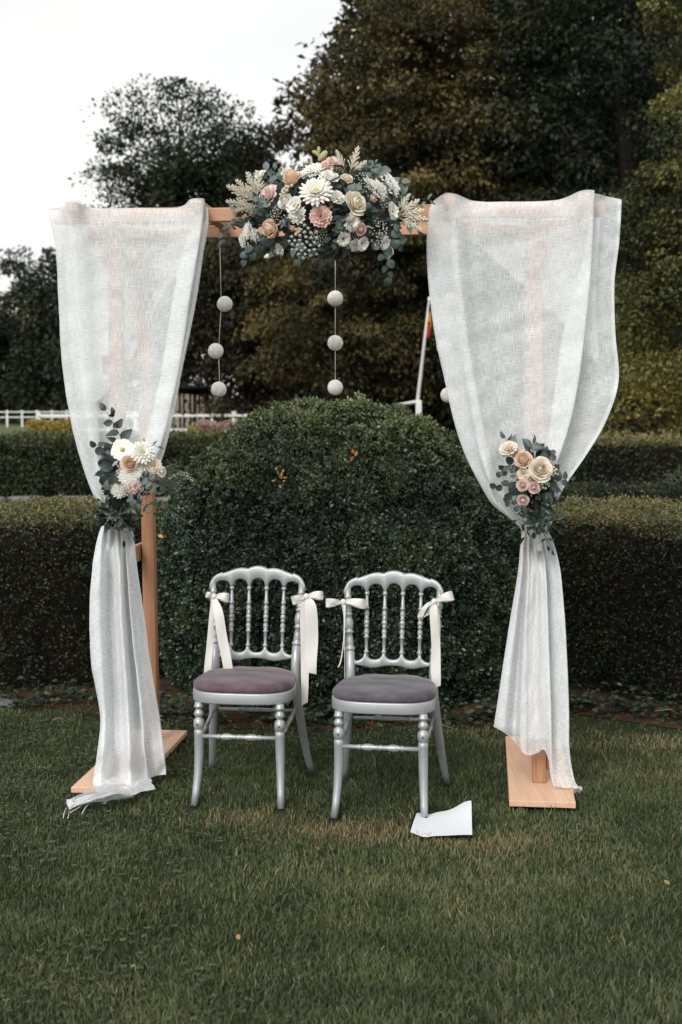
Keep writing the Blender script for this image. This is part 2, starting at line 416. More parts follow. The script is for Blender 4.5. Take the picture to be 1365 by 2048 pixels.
low = vnoise(Pt, 2.3, 31); mid = vnoise(Pt, 6.5, 32); fine = vnoise(Pt, 17, 33)
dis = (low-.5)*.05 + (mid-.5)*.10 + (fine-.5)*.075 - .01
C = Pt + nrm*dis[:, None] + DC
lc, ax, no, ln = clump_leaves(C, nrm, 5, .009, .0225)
tp = np.repeat(.20+.42*(mid-.4)+.3*(low-.5) + .62*np.clip(nrm[:, 2]-.38, 0, 1) + .28*(fine-.5), 5) + rng.normal(0, .10, len(lc))  # upward-facing leaves tinted lighter: sky light on the crown painted into the colour
dome = thing('box_topiary', (0, 7.72, 0), 'large clipped round box bush, dark green dome standing behind the two silver chairs', 'topiary bush')
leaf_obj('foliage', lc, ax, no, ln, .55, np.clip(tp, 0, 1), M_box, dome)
# solid dark core added beneath the leaves to block light
V = []; Fc = []; nt_, na = 26, 48
for i in range(nt_+1):
    r, z = dome_profile(i/nt_)
    for k in range(na):
        a = 2*math.pi*k/na; V.append((r*math.cos(a)*.93, r*math.sin(a)*.93, z*.965))
V = np.array(V); nn = vnoise(V, 2.3, 31); V[:, :2] *= (1+.06*(nn-.6))[:, None]; V += DC
Fc = [(i*na+k, i*na+(k+1) % na, (i+1)*na+(k+1) % na, (i+1)*na+k) for i in range(nt_) for k in range(na)]
obj('light_block_core', V, Fc, M_core, dome)
# stray dead shoots caught on the bush
def few_leaves(name, pts, size, m, label, cat, tint=None, parent=None):
    n = len(pts); A = np.array([tuple(p) for p in pts])
    o = leaf_obj(name, A, rng.normal(0, 1, (n, 3))+[0, -.4, .3], np.tile([0, -1, .4], (n, 1))+rng.normal(0, .4, (n, 3)), size*rng.uniform(.7, 1.2, n), .55, rng.uniform(.2, .9, n) if tint is None else tint, m)
    return tag(o, label, cat)
M_orange = leafmat('orange_autumn_leaf', [(.45, .13, .03), (.55, .22, .06), (.55, .36, .18)], rough=.6, transl=.25)
few_leaves('autumn_leaf', [P(706, 912, 6.93), P(708, 908, 6.92), P(711, 913, 6.92)], .04, M_orange, 'single bright orange leaf caught high on the clipped dome', 'leaf', np.array([.2, .1, .3]))
few_leaves('dead_sprig', [P(562+rnd.gauss(0, 6), 952+rnd.gauss(0, 10), 6.86) for _ in range(15)], .026, M_orange, 'small dry tan sprig of dead leaves on the upper left of the clipped dome', 'dead sprig', np.full(15, .75)+rng.normal(0, .15, 15))['kind'] = 'stuff'
few_leaves('brown_leaf', [P(328, 1075, 6.95), P(330, 1068, 6.95)], .045, M_orange, 'brown withered leaf on the left flank of the clipped dome beside the wooden post', 'leaf', np.array([.8, .3]))
few_leaves('dead_shoots', [P(742+rnd.gauss(0, 9), 1450+rnd.gauss(0, 7), 6.62) for _ in range(16)], .03, M_orange, 'red brown dead leaves at the dome foot, between the legs of the right chair', 'dead leaves', np.clip(rng.uniform(0, .5, 16), 0, 1))

# ---- path-following hedges
def hedge(label, path, depth, height, nsh, per, ln, m, core=True, name='hedge', group=None, rough=.05, top_lit_brown=.46, round_=.09, spread=.02, hfun=None, back=.12, topbias=1.0, wid=.5):
    """front edge follows path; body extends to the left-hand normal side (away from the camera)"""
    pth = catmull(path, 14)[:, :2]; dlt = np.diff(pth, axis=0); seg = np.linalg.norm(dlt, axis=1); cum = np.r_[0, np.cumsum(seg)]
    def at(s):
        x = np.interp(s, cum, pth[:, 0]); y = np.interp(s, cum, pth[:, 1])
        x2 = np.interp(s+.05, cum, pth[:, 0])-np.interp(s-.05, cum, pth[:, 0]); y2 = np.interp(s+.05, cum, pth[:, 1])-np.interp(s-.05, cum, pth[:, 1])
        t = unit(np.stack([x2, y2], 1)); return x, y, t, np.stack([-t[:, 1], t[:, 0]], 1)
    root = thing(name, (float(pth[len(pth)//2, 0]), float(pth[len(pth)//2, 1]), 0), label, 'hedge', group)
    # cross-section: front face (0..h), top (h..h+depth), back
    tot = height+depth*topbias+back*height; q = rng.uniform(0, tot, nsh); s = rng.uniform(0, cum[-1], nsh)
    x, y, t, nrm = at(s)
    face = q < height; top = (q >= height) & (q < height+depth*topbias)
    z = np.where(face, q, height); dd = np.where(top, (q-height)/topbias, 0.)
    bk = ~(face | top); z = np.where(bk, rng.uniform(.5, 1, nsh)*height, z); dd = np.where(bk, depth, dd)
    # rounded arris
    er = round_; z = np.where(top & (dd < er), height-(er-dd)*.45, z); dd = np.where(face & (z > height-er), dd+(z-(height-er))*.45, dd)
    out = np.where(face, -1., np.where(bk, 1., 0.))
    N3 = np.c_[nrm*out[:, None], np.where(top, 1., .05)]; N3 = unit(N3)
    Pt = np.c_[x+nrm[:, 0]*dd, y+nrm[:, 1]*dd, z]
    n1 = vnoise(Pt, 1.4, 41); n2 = vnoise(Pt, 5, 42); n3 = vnoise(Pt, 15, 43)
    Pt = Pt + N3*((n1-.5)*rough*1.6+(n2-.5)*rough+(n3-.5)*rough*.7)[:, None]
    lc, ax, no, l_ = clump_leaves(Pt, N3, per, spread, ln)
    tint = .2 + .25*(n1-.4) + .3*(n2-.5) + np.where(top, top_lit_brown*(.35+n1*.9), 0.)  # top leaves browner and lighter than the faces, light from above painted in
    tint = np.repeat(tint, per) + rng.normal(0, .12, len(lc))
    leaf_obj('foliage', lc, ax, no, l_, wid, np.clip(tint, 0, 1), m, root)
    ins = max(rough*1.3, .03)
    V = []; nS = max(int(cum[-1]/.35), 6); ss = np.linspace(0, cum[-1], nS); x, y, t, nrm = at(ss)
    sec = [(ins, 0), (ins, height-er-ins*.6), (ins+er*.6, height-ins), (depth-ins, height-ins), (depth-ins, 0)]
    for i in range(nS):
        for (d_, z_) in sec: V.append((x[i]+nrm[i, 0]*d_, y[i]+nrm[i, 1]*d_, z_))
    Fc = [(i*5+k, (i+1)*5+k, (i+1)*5+k+1, i*5+k+1) for i in range(nS-1) for k in range(4)] + [tuple(range(5)), tuple(reversed(range((nS-1)*5, nS*5)))]
    obj('light_block_core', V, Fc, M_core, root, smooth=False); return root  # solid dark body added inside the hedge to stop light passing through
hedge('dark clipped hedge behind the left curtain, waist high with a flat brown top tinted as if lit', [(-3.4, 7.35), (-2.2, 7.38), (-1.5, 7.5), (-.95, 7.9), (-.7, 8.4)], 1.25, .935, 13000, 5, .021, M_yew, group='hedges ringing the box dome', topbias=1.4, spread=.02)
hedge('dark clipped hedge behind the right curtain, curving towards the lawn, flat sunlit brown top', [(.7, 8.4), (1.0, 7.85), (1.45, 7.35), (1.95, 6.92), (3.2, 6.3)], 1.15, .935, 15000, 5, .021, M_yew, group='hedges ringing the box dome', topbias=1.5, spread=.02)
hedge('low curved hedge between the right front hedge and the tall back hedge', [(1.6, 12.4), (3.2, 12.7), (6.0, 11.9)], .8, .80, 6000, 4, .034, M_yew, top_lit_brown=.2, spread=.03)
hedge('long leafy green back hedge on the left standing above a stone kerb', [(-9.5, 22.3), (-4, 22), (-1.2, 22.2), (1, 22.6)], 1.3, 1.03, 15000, 4, .055, M_lonic, top_lit_brown=.4, spread=.05, rough=.09)
hedge('dark back hedge on the right with a thin yellow lit top', [(2.0, 20.2), (5, 20), (9, 19.4)], 1.0, 1.06, 7000, 4, .05, M_yew, top_lit_brown=.8, spread=.05, rough=.05)
hedge('tall clipped hedge block at the right edge beyond the back hedge', [(6.05, 26), (9.5, 25.4)], 1.5, 1.5, 5000, 4, .08, M_lonic, top_lit_brown=.7, spread=.07, rough=.1)
M_copper = leafmat('copper_leaves', [(.05, .022, .012), (.09, .04, .02), (.13, .065, .03)], rough=.6)
hedge('low russet brown hedge beyond the right back hedge', [(4.2, 27), (6.2, 27), (9, 27)], 1.0, 1.25, 5000, 4, .08, M_copper, top_lit_brown=.1, spread=.07, rough=.1)
# small box ball at right edge
def leaf_ball(label, c, r, n, per, ln, m, name='box_ball', cat='topiary bush'):
    root = thing(name, (c[0], c[1], 0), label, cat)
    d = unit(rng.normal(0, 1, (n, 3))); Pt = d*np.array([r, r, r*1.02]) + np.array([c[0], c[1], r*.95]); Pt = Pt[Pt[:, 2] > 0]; d = d[:len(Pt)]
    d = unit(Pt-np.array([c[0], c[1], r*.95]))
    lc, ax, no, l_ = clump_leaves(Pt, d, per, .025, ln)
    leaf_obj('foliage', lc, ax, no, l_, .5, np.clip(rng.normal(.3, .18, len(lc)), 0, 1), m, root)
    V = []; 
    for i in range(9):
        for k in range(14): V.append((c[0]+r*.9*math.sin(math.pi*i/8)*math.cos(k*math.pi/7), c[1]+r*.9*math.sin(math.pi*i/8)*math.sin(k*math.pi/7), max(r*.95-r*.9*math.cos(math.pi*i/8), .01)))
    obj('light_block_core', V, [(i*14+k, i*14+(k+1) % 14, (i+1)*14+(k+1) % 14, (i+1)*14+k) for i in range(8) for k in range(14)], M_core, root)  # added dark solid inside the ball, blocks light between leaves
leaf_ball('small round clipped box ball at the right edge among the hedges', (3.62, 13.6), .5, 1600, 4, .03, M_box)

# ivy and low plants at the hedge foot
def ivy(label, pts_path, n, wdt, size, zmax, seedname='ivy'):
    pth = catmull(pts_path, 20)[:, :2]; i = rng.integers(0, len(pth), n)
    x = pth[i, 0]+rng.normal(0, wdt, n); y = pth[i, 1]+rng.normal(0, wdt, n); z = np.abs(rng.normal(0, zmax, n))+.02
    C = np.c_[x, y, z]; a = rng.uniform(0, 6.28, n)
    Cs = []; As = []; Ns = []; no = np.c_[rng.normal(0, .5, n), rng.normal(-.6, .4, n), np.ones(n)]
    for k in (-.75, 0, .75):
        Cs.append(C); As.append(np.c_[np.cos(a+k), np.sin(a+k), rng.uniform(-.3, .1, n)]); Ns.append(no)
    t = np.tile(rng.uniform(0, 1, n)**1.6, 3)
    return tag(leaf_obj(seedname, np.concatenate(Cs), np.concatenate(As), np.concatenate(Ns), size, .6, t, M_ivy), label, 'ivy', kind='stuff')
M_ivy = leafmat('ivy_leaves', [(.010, .018, .011), (.018, .032, .018), (.034, .05, .025), (.085, .10, .05)], rough=.45, spec=.4, transl=.1)
ivy('dark ivy creeping along the foot of the right front hedge', [(1.15, 6.95), (1.5, 6.95), (1.95, 6.62), (2.6, 6.3)], 480, .09, .034, .04)
ivy('pale edged ivy and weeds along the foot of the left front hedge', [(-2.6, 7.05), (-1.9, 7.1), (-1.3, 7.1), (-.9, 6.85)], 480, .10, .034, .04)
ivy('sparse ivy at the foot of the clipped dome behind the chairs', [(-1.0, 6.75), (-.6, 6.68), (0, 6.66), (.6, 6.68), (1.0, 6.75)], 500, .07, .035, .05)
# twigs
M_twig = pmat('dry_twig', (.22, .16, .10), rough=.8, scale=40)
tw = MB()
for (x1, y1, x2, y2) in [(105, 1440, 138, 1446), (1080, 1395, 1100, 1412), (865, 1455, 918, 1462), (1180, 1395, 1200, 1400), (1310, 1422, 1360, 1430), (120, 1372, 100, 1390)]:
    a, b = G(x1, y1, .05), G(x2, y2, .03); mpt = (a+b)/2+Vector((rnd.gauss(0, .01), 0, .02)); tw.add(*tube([a, mpt, b], [.003, .0025, .0015], 5))
tag(tw.obj('twigs', M_twig), 'thin dry twigs lying along the foot of the hedges', 'twigs', kind='stuff')
# stone at left edge
M_stone = pmat('kerb_stone', (.13, .125, .125), rough=.9, var=.3, scale=9, bump=.6, bscale=20)
def stone(c, sx, sy, sz, parent=None, name='stone', yaw=0):
    V = []; Fc = []; n = 7; mm = 10; s_ = rnd.random()*50
    for i in range(n+1):
        ph = -math.pi/2+math.pi*i/n
        for k in range(mm):
            a = 2*math.pi*k/mm; d = Vector((math.cos(ph)*math.cos(a), math.cos(ph)*math.sin(a), math.sin(ph)))
            e = Vector([math.copysign(abs(q)**.45, q) for q in d]); j = 1+.08*math.sin(3*a+s_)+.06*math.sin(5*ph+s_)
            p = Vector((e.x*sx*j, e.y*sy*j, e.z*sz)); p.rotate(Matrix.Rotation(yaw, 3, 'Z')); V.append(Vector(c)+p)
    Fc = [(i*mm+k, i*mm+(k+1) % mm, (i+1)*mm+(k+1) % mm, (i+1)*mm+k) for i in range(n) for k in range(mm)]
    return obj(name, V, Fc, M_stone, parent)
tag(stone(G(0, 1410, .01), .085, .07, .03, name='edging_stone'), 'pale flat stone lying at the left edge by the hedge foot', 'stone')
kerb = thing('stone_kerb', (-4.2, 21.6, 0), 'low kerb of rough grey stones at the foot of the left back hedge', 'kerb')
xk = -8.5
while xk < .5:
    l_ = rnd.uniform(.30, .45); stone((xk+l_, 21.62+rnd.uniform(-.03, .03), .05), l_*.97, .16, rnd.uniform(.09, .12), kerb); xk += 2*l_

# ================================================================== TREES
M_bark = pmat('tree_bark', (.035, .028, .022), rough=.95, var=.4, scale=8, stretch=(1, 1, .2), bump=.8, bscale=18, spec=.1)
M_leaf_olive = leafmat('olive_autumn_leaves', [(.014, .015, .009), (.038, .036, .015), (.082, .070, .026), (.135, .108, .04), (.20, .14, .045)], rough=.65, spec=.2, transl=.2)
M_leaf_green = leafmat('dark_green_leaves', [(.011, .016, .010), (.021, .029, .015), (.038, .050, .024), (.080, .084, .034)], rough=.6, spec=.25, transl=.15)
M_leaf_bluegreen = leafmat('blue_green_leaves', [(.010, .016, .011), (.020, .031, .020), (.036, .052, .031), (.070, .082, .042)], rough=.6, spec=.25, transl=.12)
M_leaf_brown = leafmat('brown_green_leaves', [(.012, .012, .008), (.027, .025, .013), (.050, .045, .021), (.10, .078, .032)], rough=.65, spec=.2, transl=.18)
M_leaf_yellow = leafmat('yellowing_leaves', [(.028, .034, .015), (.085, .095, .032), (.175, .17, .05), (.32, .26, .065), (.55, .35, .08)], rough=.55, spec=.3, transl=.3)
def tree(name, label, cx, cy, cz, rx, ry, rz, K, per, lsz, m, rc=1.0, droop=.3, flat=.6, trunk_r=.3, nlimb=16, seed=1, lobes=.28, shell=.55, cut=None, zmin=.4, group='trees beyond the hedges', tbase=.35):
    g = np.random.default_rng(seed); root = thing(name, (cx, cy, 0), label, 'tree', group)
    d = unit(g.normal(0, 1, (K*2, 3))); rr = shell+(1-shell)*g.uniform(0, 1, K*2)**.6
    lob = 1 + lobes*(vnoise(d*1.0+5, 1.7, seed)-.5)*2 + lobes*.5*(vnoise(d+9, 4, seed+1)-.5)*2
    cc = d*(rr*lob)[:, None]*np.array([rx, ry, rz]) + np.array([cx, cy, cz])
    ok = (cc[:, 2] > zmin) & (rng.uniform(0, 1, len(cc)) < np.where(cc[:, 1] > cy+ry*.35, .35, 1)); cc = cc[ok][:K]; K = len(cc)
    rcl = rc*g.uniform(.55, 1.3, K); ctint = g.normal(0, .17, K)
    n = K*per; ci = np.repeat(np.arange(K), per)
    dd = unit(g.normal(0, 1, (n, 3))); dd[:, 2] = np.where((dd[:, 2] < 0) & (g.uniform(0, 1, n) < .45), -dd[:, 2], dd[:, 2])
    rad = g.uniform(0.15, 1, n)**.45
    off = dd*(rad*rcl[ci])[:, None]; off[:, 2] *= flat
    off[:, 2] -= droop*(off[:, 0]**2+off[:, 1]**2)/rc*.6
    wob = vnoise(cc[ci]*.3+off, 2.2/rc, seed+4); off *= (.55+.9*wob)[:, None]
    C = cc[ci]+off
    ok = C[:, 2] > .15; C = C[ok]; dd = dd[ok]; ci = ci[ok]; n = len(C)
    ax = unit(dd*.6+g.normal(0, .6, (n, 3))+np.array([0, 0, -droop])); no = unit(dd*.5+np.array([0, 0, .9])+.42*g.normal(0, 1, (n, 3)))
    t = .36+ctint[ci]+.26*(vnoise(C, .35, seed+7)-.5)*2+g.normal(0, .08, n)
    leaf_obj('crown', C, ax, no, lsz*g.uniform(.6, 1.3, n), .6, np.clip(t, 0, 1), m, root)
    top = cz+rz*.55; tp = [Vector((cx+trunk_r*.6*math.sin(i*1.3+seed), cy, top*i/7)) for i in range(8)]
    tb = MB().add(*tube(tp, [trunk_r*(1.35 if i == 0 else 1)*(1-i/8.5) for i in range(8)], 9)); tb.obj('trunk', M_bark, root)
    pick = g.choice(K, min(nlimb, K), replace=False)
    for k in pick:
        e = Vector(cc[k]); s_ = max(min(e.z-rz*.35*g.uniform(.5, 1.2), top*.95), top*.12); f = s_/top*7; i0 = min(int(f), 6)
        st = tp[i0].lerp(tp[i0+1], f-i0); md = st.lerp(e, .5)+Vector((g.normal(0, .12), g.normal(0, .12), .12*rz*.3))
        r0 = trunk_r*.42*(1-s_/top*.6); obj('limb', *tube([st, md, e], [r0, r0*.6, r0*.18], 6), M_bark, root)
    return root
def tpx(px, y, d): return (px-682.5)*d/F, H+(815-y)*d/F       # x and z of a picture position at distance d
# airy dark tree on the left
x, z = tpx(374, 482, 55)
tree('broadleaf_tree', 'dark rounded broadleaf tree on the left with bright sky showing through its crown', x, 55, z, 4.1, 3.6, 5.9, 215, 290, .17, M_leaf_green, rc=1.05, droop=.15, trunk_r=.35, nlimb=95, seed=3, lobes=.12, shell=.2)
x, z = tpx(520, 520, 60)
tree('broadleaf_tree', 'narrower brownish tree just right of the rounded sky-pierced tree', x, 60, z, 3.0, 3, 6.2, 120, 260, .22, M_leaf_brown, rc=1.1, droop=.25, seed=5, lobes=.2, shell=.3)
# big trees filling the right
x, z = tpx(835, 440, 42)
tree('hornbeam_tree', 'tall olive brown tree with drooping boughs, its left edge against the sky behind the flowers', x, 42, z, 3.75, 3.2, 7.9, 240, 300, .155, M_leaf_olive, rc=1.15, droop=.6, flat=.34, trunk_r=.4, seed=11, lobes=.22)
x, z = tpx(690, 600, 38)
tree('hornbeam_tree', 'lower olive tree with hanging sprays seen between the hanging balls', x, 38.5, z, 2.6, 2.2, 4.4, 110, 290, .132, M_leaf_olive, rc=.9, droop=.8, flat=.34, trunk_r=.25, seed=12)
x, z = tpx(500, 640, 45)
tree('hornbeam_tree', 'shaded brown tree behind the left string of balls, low dark boughs', x, 45, z, 2.9, 2.5, 3.7, 110, 270, .165, M_leaf_brown, rc=1.1, droop=.7, flat=.32, trunk_r=.3, seed=13, tbase=.3)
x, z = tpx(1010, 330, 46)
tree('cedar_tree', 'huge blue green tree with layered boughs rising above the right curtain', x, 46, z, 5.0, 4, 10.0, 260, 290, .175, M_leaf_bluegreen, rc=1.5, droop=.3, flat=.28, trunk_r=.5, seed=14, lobes=.2)
x, z = tpx(1230, 330, 40)
tree('broadleaf_tree', 'dark green tree filling the upper right behind the curtain, few orange leaves', x, 40, z, 4.0, 3, 8.5, 220, 280, .165, M_leaf_green, rc=1.25, droop=.45, flat=.35, trunk_r=.4, seed=15)
x, z = tpx(900, 640, 37)
tree('broadleaf_tree', 'low dark green tree behind the flagpole', x, 41, z, 3.2, 2, 3.8, 100, 270, .165, M_leaf_green, rc=1.1, droop=.6, flat=.35, trunk_r=.3, seed=16)
# trees farther back that close the gaps
for i, (px, d, rx, zz, rz, lab) in enumerate([(760, 56, 4.2, 8.5, 9.5, 'deep shaded tree behind the olive hornbeam, closing the wood'), (960, 60, 5.5, 11, 12.5, 'deep shaded tree behind the huge blue green tree'),
                              (1180, 56, 5, 10, 11, 'deep shaded tree behind the upper right green tree'), (600, 62, 3.8, 5.0, 5.0, 'deep shaded low tree at the back between left and right woods'), (1390, 50, 4.5, 9, 10, 'deep shaded tree at the far right back of the wood')]):
    tree('broadleaf_tree', lab, (px-682.5)*d/F, d, zz, rx, 3, rz, 120, 180, .37, M_leaf_brown if i in (0, 3) else M_leaf_green, rc=1.9, droop=.3, trunk_r=.4, seed=30+i, nlimb=8, shell=.25)
# trees on the far left
x, z = tpx(105, 690, 130)
tree('broadleaf_tree', 'mid green tree at the left beside the curtain, rising over the far fence', x, 130, z, 4.2, 4, 9.0, 70, 320, .42, M_leaf_green, rc=2.1, seed=41, shell=.3)
x, z = tpx(30, 730, 140)
tree('broadleaf_tree', 'lower bushy olive tree at the left edge beyond the far fence', x, 140, z, 5.5, 4, 7.2, 90, 320, .44, M_leaf_olive, rc=2.2, seed=42, shell=.3)
x, z = tpx(240, 650, 125)
tree('broadleaf_tree', 'green tree half hidden behind the left curtain', x, 125, z, 6.5, 5, 9, 90, 160, .55, M_leaf_green, rc=2.3, seed=43, shell=.3)
x, z = tpx(-60, 700, 135)
tree('broadleaf_tree', 'dark tree cut by the left edge of the picture', x, 135, z, 4, 4, 8, 60, 200, .5, M_leaf_green, rc=2.2, seed=44, shell=.3)
# near yellowing trees at the right edge
x, z = tpx(1400, 575, 22)
tree('yellowing_tree', 'nearer small tree with yellowing leaves down the right edge', x, 22, z-.1, 1.4, 1.3, 3.3, 150, 330, .075, M_leaf_yellow, rc=.48, droop=.5, trunk_r=.12, seed=51, lobes=.15, shell=.45, group='yellowing trees at the right edge')
x, z = tpx(1450, 20, 26)
tree('yellowing_tree', 'taller yellowing tree whose sprays reach into the top right corner', x, 26, z, 1.75, 1.6, 2.4, 80, 330, .08, M_leaf_yellow, rc=.5, droop=.5, trunk_r=.15, seed=52, lobes=.35, shell=.35, group='yellowing trees at the right edge')
x, z = tpx(1330, 770, 24)
tree('shrub', 'loose leafy green shrub between the right curtain and the hedge block', x, 25, .95, 1.6, 1, 1.1, 50, 300, .08, M_leaf_yellow, rc=.45, trunk_r=.05, seed=53, group='yellowing trees at the right edge')
M_far = leafmat('far_wood_leaves', [(.02, .024, .014), (.04, .045, .024), (.07, .07, .035)], rough=.7, transl=.1)
# garden flowers over the left back hedge
def flower_shrub(label, px0, px1, y0, y1, d, n, cols, size, name='flowering_shrub'):
    root = thing(name, ((px0+px1)/2*d/F-682.5*d/F, d, 0), label, 'shrub')
    N = n; px = rng.uniform(px0, px1, N); top = y0+(y1-y0)*.7*vnoise(np.c_[px*.13, np.zeros(N), np.zeros(N)], 1, 3); py = top+(y1-top)*rng.uniform(0, 1, N)**1.3
    C = np.c_[(px-682.5)*d/F, d+rng.uniform(0, .5, N), H+(815-py)*d/F]
    leaf_obj('blossom', C, rng.normal(0, 1, (N, 3))+[0, 0, .8], rng.normal(0, 1, (N, 3)), size, .6, rng.uniform(0, 1, N), leafmat(name+'_blossom', cols, rough=.7, transl=.3), root)
    st = MB()
    for k in range(14):
        x = (px0+(px1-px0)*(k+.5)/14-682.5)*d/F; st.add(*tube([(x, d+.2, 0), (x+rnd.gauss(0, .05), d+.25, H+(815-y0-12)*d/F)], .012, 5))
    st.obj('stems', M_twig, root)
flower_shrub('yellow flowering shrub over the left back hedge, left of the curtain', 52, 150, 832, 866, 24.5, 2400, [(.10, .11, .03), (.35, .26, .05), (.55, .40, .10)], .055)
flower_shrub('pink flowering shrub in front of the white rail fence', 396, 480, 834, 868, 24.6, 1400, [(.20, .14, .08), (.38, .24, .22), (.50, .34, .33)], .05)
flower_shrub('thin yellow shoots left of the pink shrub, over the hedge', 376, 396, 840, 868, 24.6, 120, [(.12, .14, .03), (.42, .34, .05)], .05)

# ================================================================== FENCES, SHED, FLAG
M_white = pmat('white_painted_rail', (.62, .63, .62), rough=.5, var=.08, scale=6)
def fence(label, path, zt, zb, spacing, pw, rw, zpost, group='white rail fences'):
    root = thing('rail_fence', (path[0][0], path[0][1], 0), label, 'fence', group)
    A, B = Vector((*path[0], 0)), Vector((*path[1], 0)); D = B-A; l = D.length; n = max(int(round(l/spacing)), 1); D.normalize(); S = Vector((-D.y, D.x, 0))
    for i in range(n+1):
        p = A+D*(l*i/n); post = obj('post', *box(p+Vector((0, 0, zpost/2)), D*pw/2, S*pw/2, Vector((0, 0, zpost/2)), .01), M_white, root, smooth=False)
        V, Fc = box(p+Vector((0, 0, zpost+.03)), D*(pw/2+.015), S*(pw/2+.015), Vector((0, 0, .03)), .02); obj('cap', V, Fc, M_white, post, smooth=False)
    for z in (zt, zb): obj('rail', *box((A+B)/2+Vector((0, 0, z))-S*(pw/2+.022), D*(l/2+.04), S*.02, Vector((0, 0, rw/2)), .006), M_white, root, smooth=False)
    return root
fence('white two rail fence seen between the left curtain and the dome', ((-9.6, 43), (-.2, 42)), 1.33, .88, 3.0, .14, .085, 1.4)
xl = (-120-682.5)*110/F; xr = (420-682.5)*110/F
fence('distant white rail fence left of the left curtain', ((xl, 108), (xr, 112)), 1.22, .80, 1.2, .16, .10, 1.3)
pA = P(838, 803, 30); pB = P(775, 813, 42)
root = thing('rail_fence', (pA.x, 30, 0), 'end post and rising rail of a white fence beside the flagpole', 'fence', 'white rail fences')
obj('post', *box((pA.x, 30, .87), Vector((.065, 0, 0)), Vector((0, .065, 0)), Vector((0, 0, .87)), .01), M_white, root, smooth=False)
obj('post', *box((pB.x-.3, 43, .74), Vector((.065, 0, 0)), Vector((0, .065, 0)), Vector((0, 0, .74)), .01), M_white, root, smooth=False)
obj('rail', *tube([pA, (pA+pB)/2, pB], .04, 8), M_white, root)
# flagpole
fb = P(836, 800, 31); fp = [Vector((fb.x-.04, 31, 0)), fb, P(859, 600, 31)]
root = thing('flagpole', fp[0], 'thin white leaning flagpole beside the right curtain', 'flagpole')
obj('pole', *tube([fp[0], fp[1], fp[1].lerp(fp[2], .5), fp[2]], [.045, .042, .034, .026], 10), pmat('pole_grey_white', (.5, .5, .5), rough=.4), root)
V = []; e = P(860, 599, 31)
obj('finial', [e+Vector((.05*math.sin(math.pi*i/6)*math.cos(k*math.pi/4), .05*math.sin(math.pi*i/6)*math.sin(k*math.pi/4), .07*math.cos(math.pi*i/6))) for i in range(7) for k in range(8)],
    [(i*8+k, (i+1)*8+k, (i+1)*8+(k+1) % 8, i*8+(k+1) % 8) for i in range(6) for k in range(8)], M_white, root)
flag = thing('flag', P(858, 610, 31), 'limp black, yellow and red flag hanging from the leaning pole', 'flag')
def flag_band(y0, y1, xa, xb, w0, w1, c, nm):
    V = []; Fc = []
    for i in range(7):
        t = i/6; x0 = xa+(xb-xa)*t; wd = w0+(w1-w0)*t; y = y0+(y1-y0)*t
        for k in range(9):
            s = k/8; p = P(x0+wd*s, y+3*math.sin(s*5+t*2), 31); p.y += .06*math.sin(s*11+t*3); V.append(p)
    for i in range(6):
        for k in range(8): Fc.append((i*9+k, i*9+k+1, (i+1)*9+k+1, (i+1)*9+k))
    obj('stripe', V, Fc, pmat(nm, c, rough=.8, transl=.2), flag)
flag_band(606, 624, 858, 856, 3, 5.5, (.015, .013, .013), 'flag_black'); flag_band(624, 646, 856, 853.5, 5.5, 10, (.75, .42, .05), 'flag_yellow'); flag_band(646, 676, 853.5, 852, 10, 7, (.62, .09, .03), 'flag_red')
# weathered timber shed
d = 50; xa, xb = (350-682.5)*d/F, (412-682.5)*d/F
shed = thing('timber_shed', ((xa+xb)/2, d, 0), 'pale weathered timber shed under the trees beyond the white fence', 'shed')
M_plank = pmat('weathered_plank', (.30, .25, .20), rough=.9, var=.3, scale=5, stretch=(4, 4, .5), bump=.3)
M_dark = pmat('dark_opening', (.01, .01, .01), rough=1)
n = 6; wdt = (xb-xa)/n; ztop = H+(815-786)*d/F
for i in range(n):
    g_ = .06 if i in (1, 3, 4) else .015
    obj('plank', *box((xa+wdt*(i+.5), d+rnd.uniform(-.02, .02), ztop/2), Vector((wdt/2-g_, 0, 0)), Vector((0, .025, 0)), Vector((0, 0, ztop/2-.02*i % 3)), .006), M_plank, shed, smooth=False)
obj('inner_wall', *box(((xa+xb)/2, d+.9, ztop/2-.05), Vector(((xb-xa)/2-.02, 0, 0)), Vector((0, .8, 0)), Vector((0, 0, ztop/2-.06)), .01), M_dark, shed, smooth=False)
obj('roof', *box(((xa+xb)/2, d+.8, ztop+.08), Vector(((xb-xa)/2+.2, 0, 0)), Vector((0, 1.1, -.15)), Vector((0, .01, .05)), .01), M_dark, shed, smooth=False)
# ================================================================== WEDDING ARCH
M_pine = wood_mat('pine_timber', s2l((170, 128, 100)), s2l((196, 154, 124)), (1, 1, .08))
M_pine_u = wood_mat('pine_beam', s2l((170, 128, 100)), s2l((198, 156, 126)), (.08, 1, 1))
M_larch = wood_mat('orange_pine', s2l((150, 108, 80)), s2l((184, 138, 106)), (1, 1, .07))
M_board = wood_mat('plywood_base', s2l((206, 168, 142)), s2l((216, 180, 154)), (1.6, .05, 1))
U, Vv, Z = OU, OV, Vector((0, 0, 1))
arch = thing('wooden_arch', OO, 'pine post and beam wedding arch on two plywood base boards', 'arch')
for s in (-1, 1):
    obj('base_board', *box(L(s*.882-(.004 if s < 0 else 0), .485 if s > 0 else .46, .030), U*.129, Vv*(.525 if s > 0 else .50), Z*.012, .002), M_board, arch, smooth=False)
def post(u0, u1, v, w_, m):
    a, b = L(u0, v, .042), L(u1, v, 2.36); d = (b-a); obj('post', *box((a+b)/2, U*w_, Vv*w_, d/2, .003), m, arch, smooth=False)
post(-.88, -.88, .25, .028, M_larch); post(-.872, -.892, .75, .028, M_larch); post(.88, .833, .25, .028, M_larch); post(.86, .838, .77, .028, M_larch)
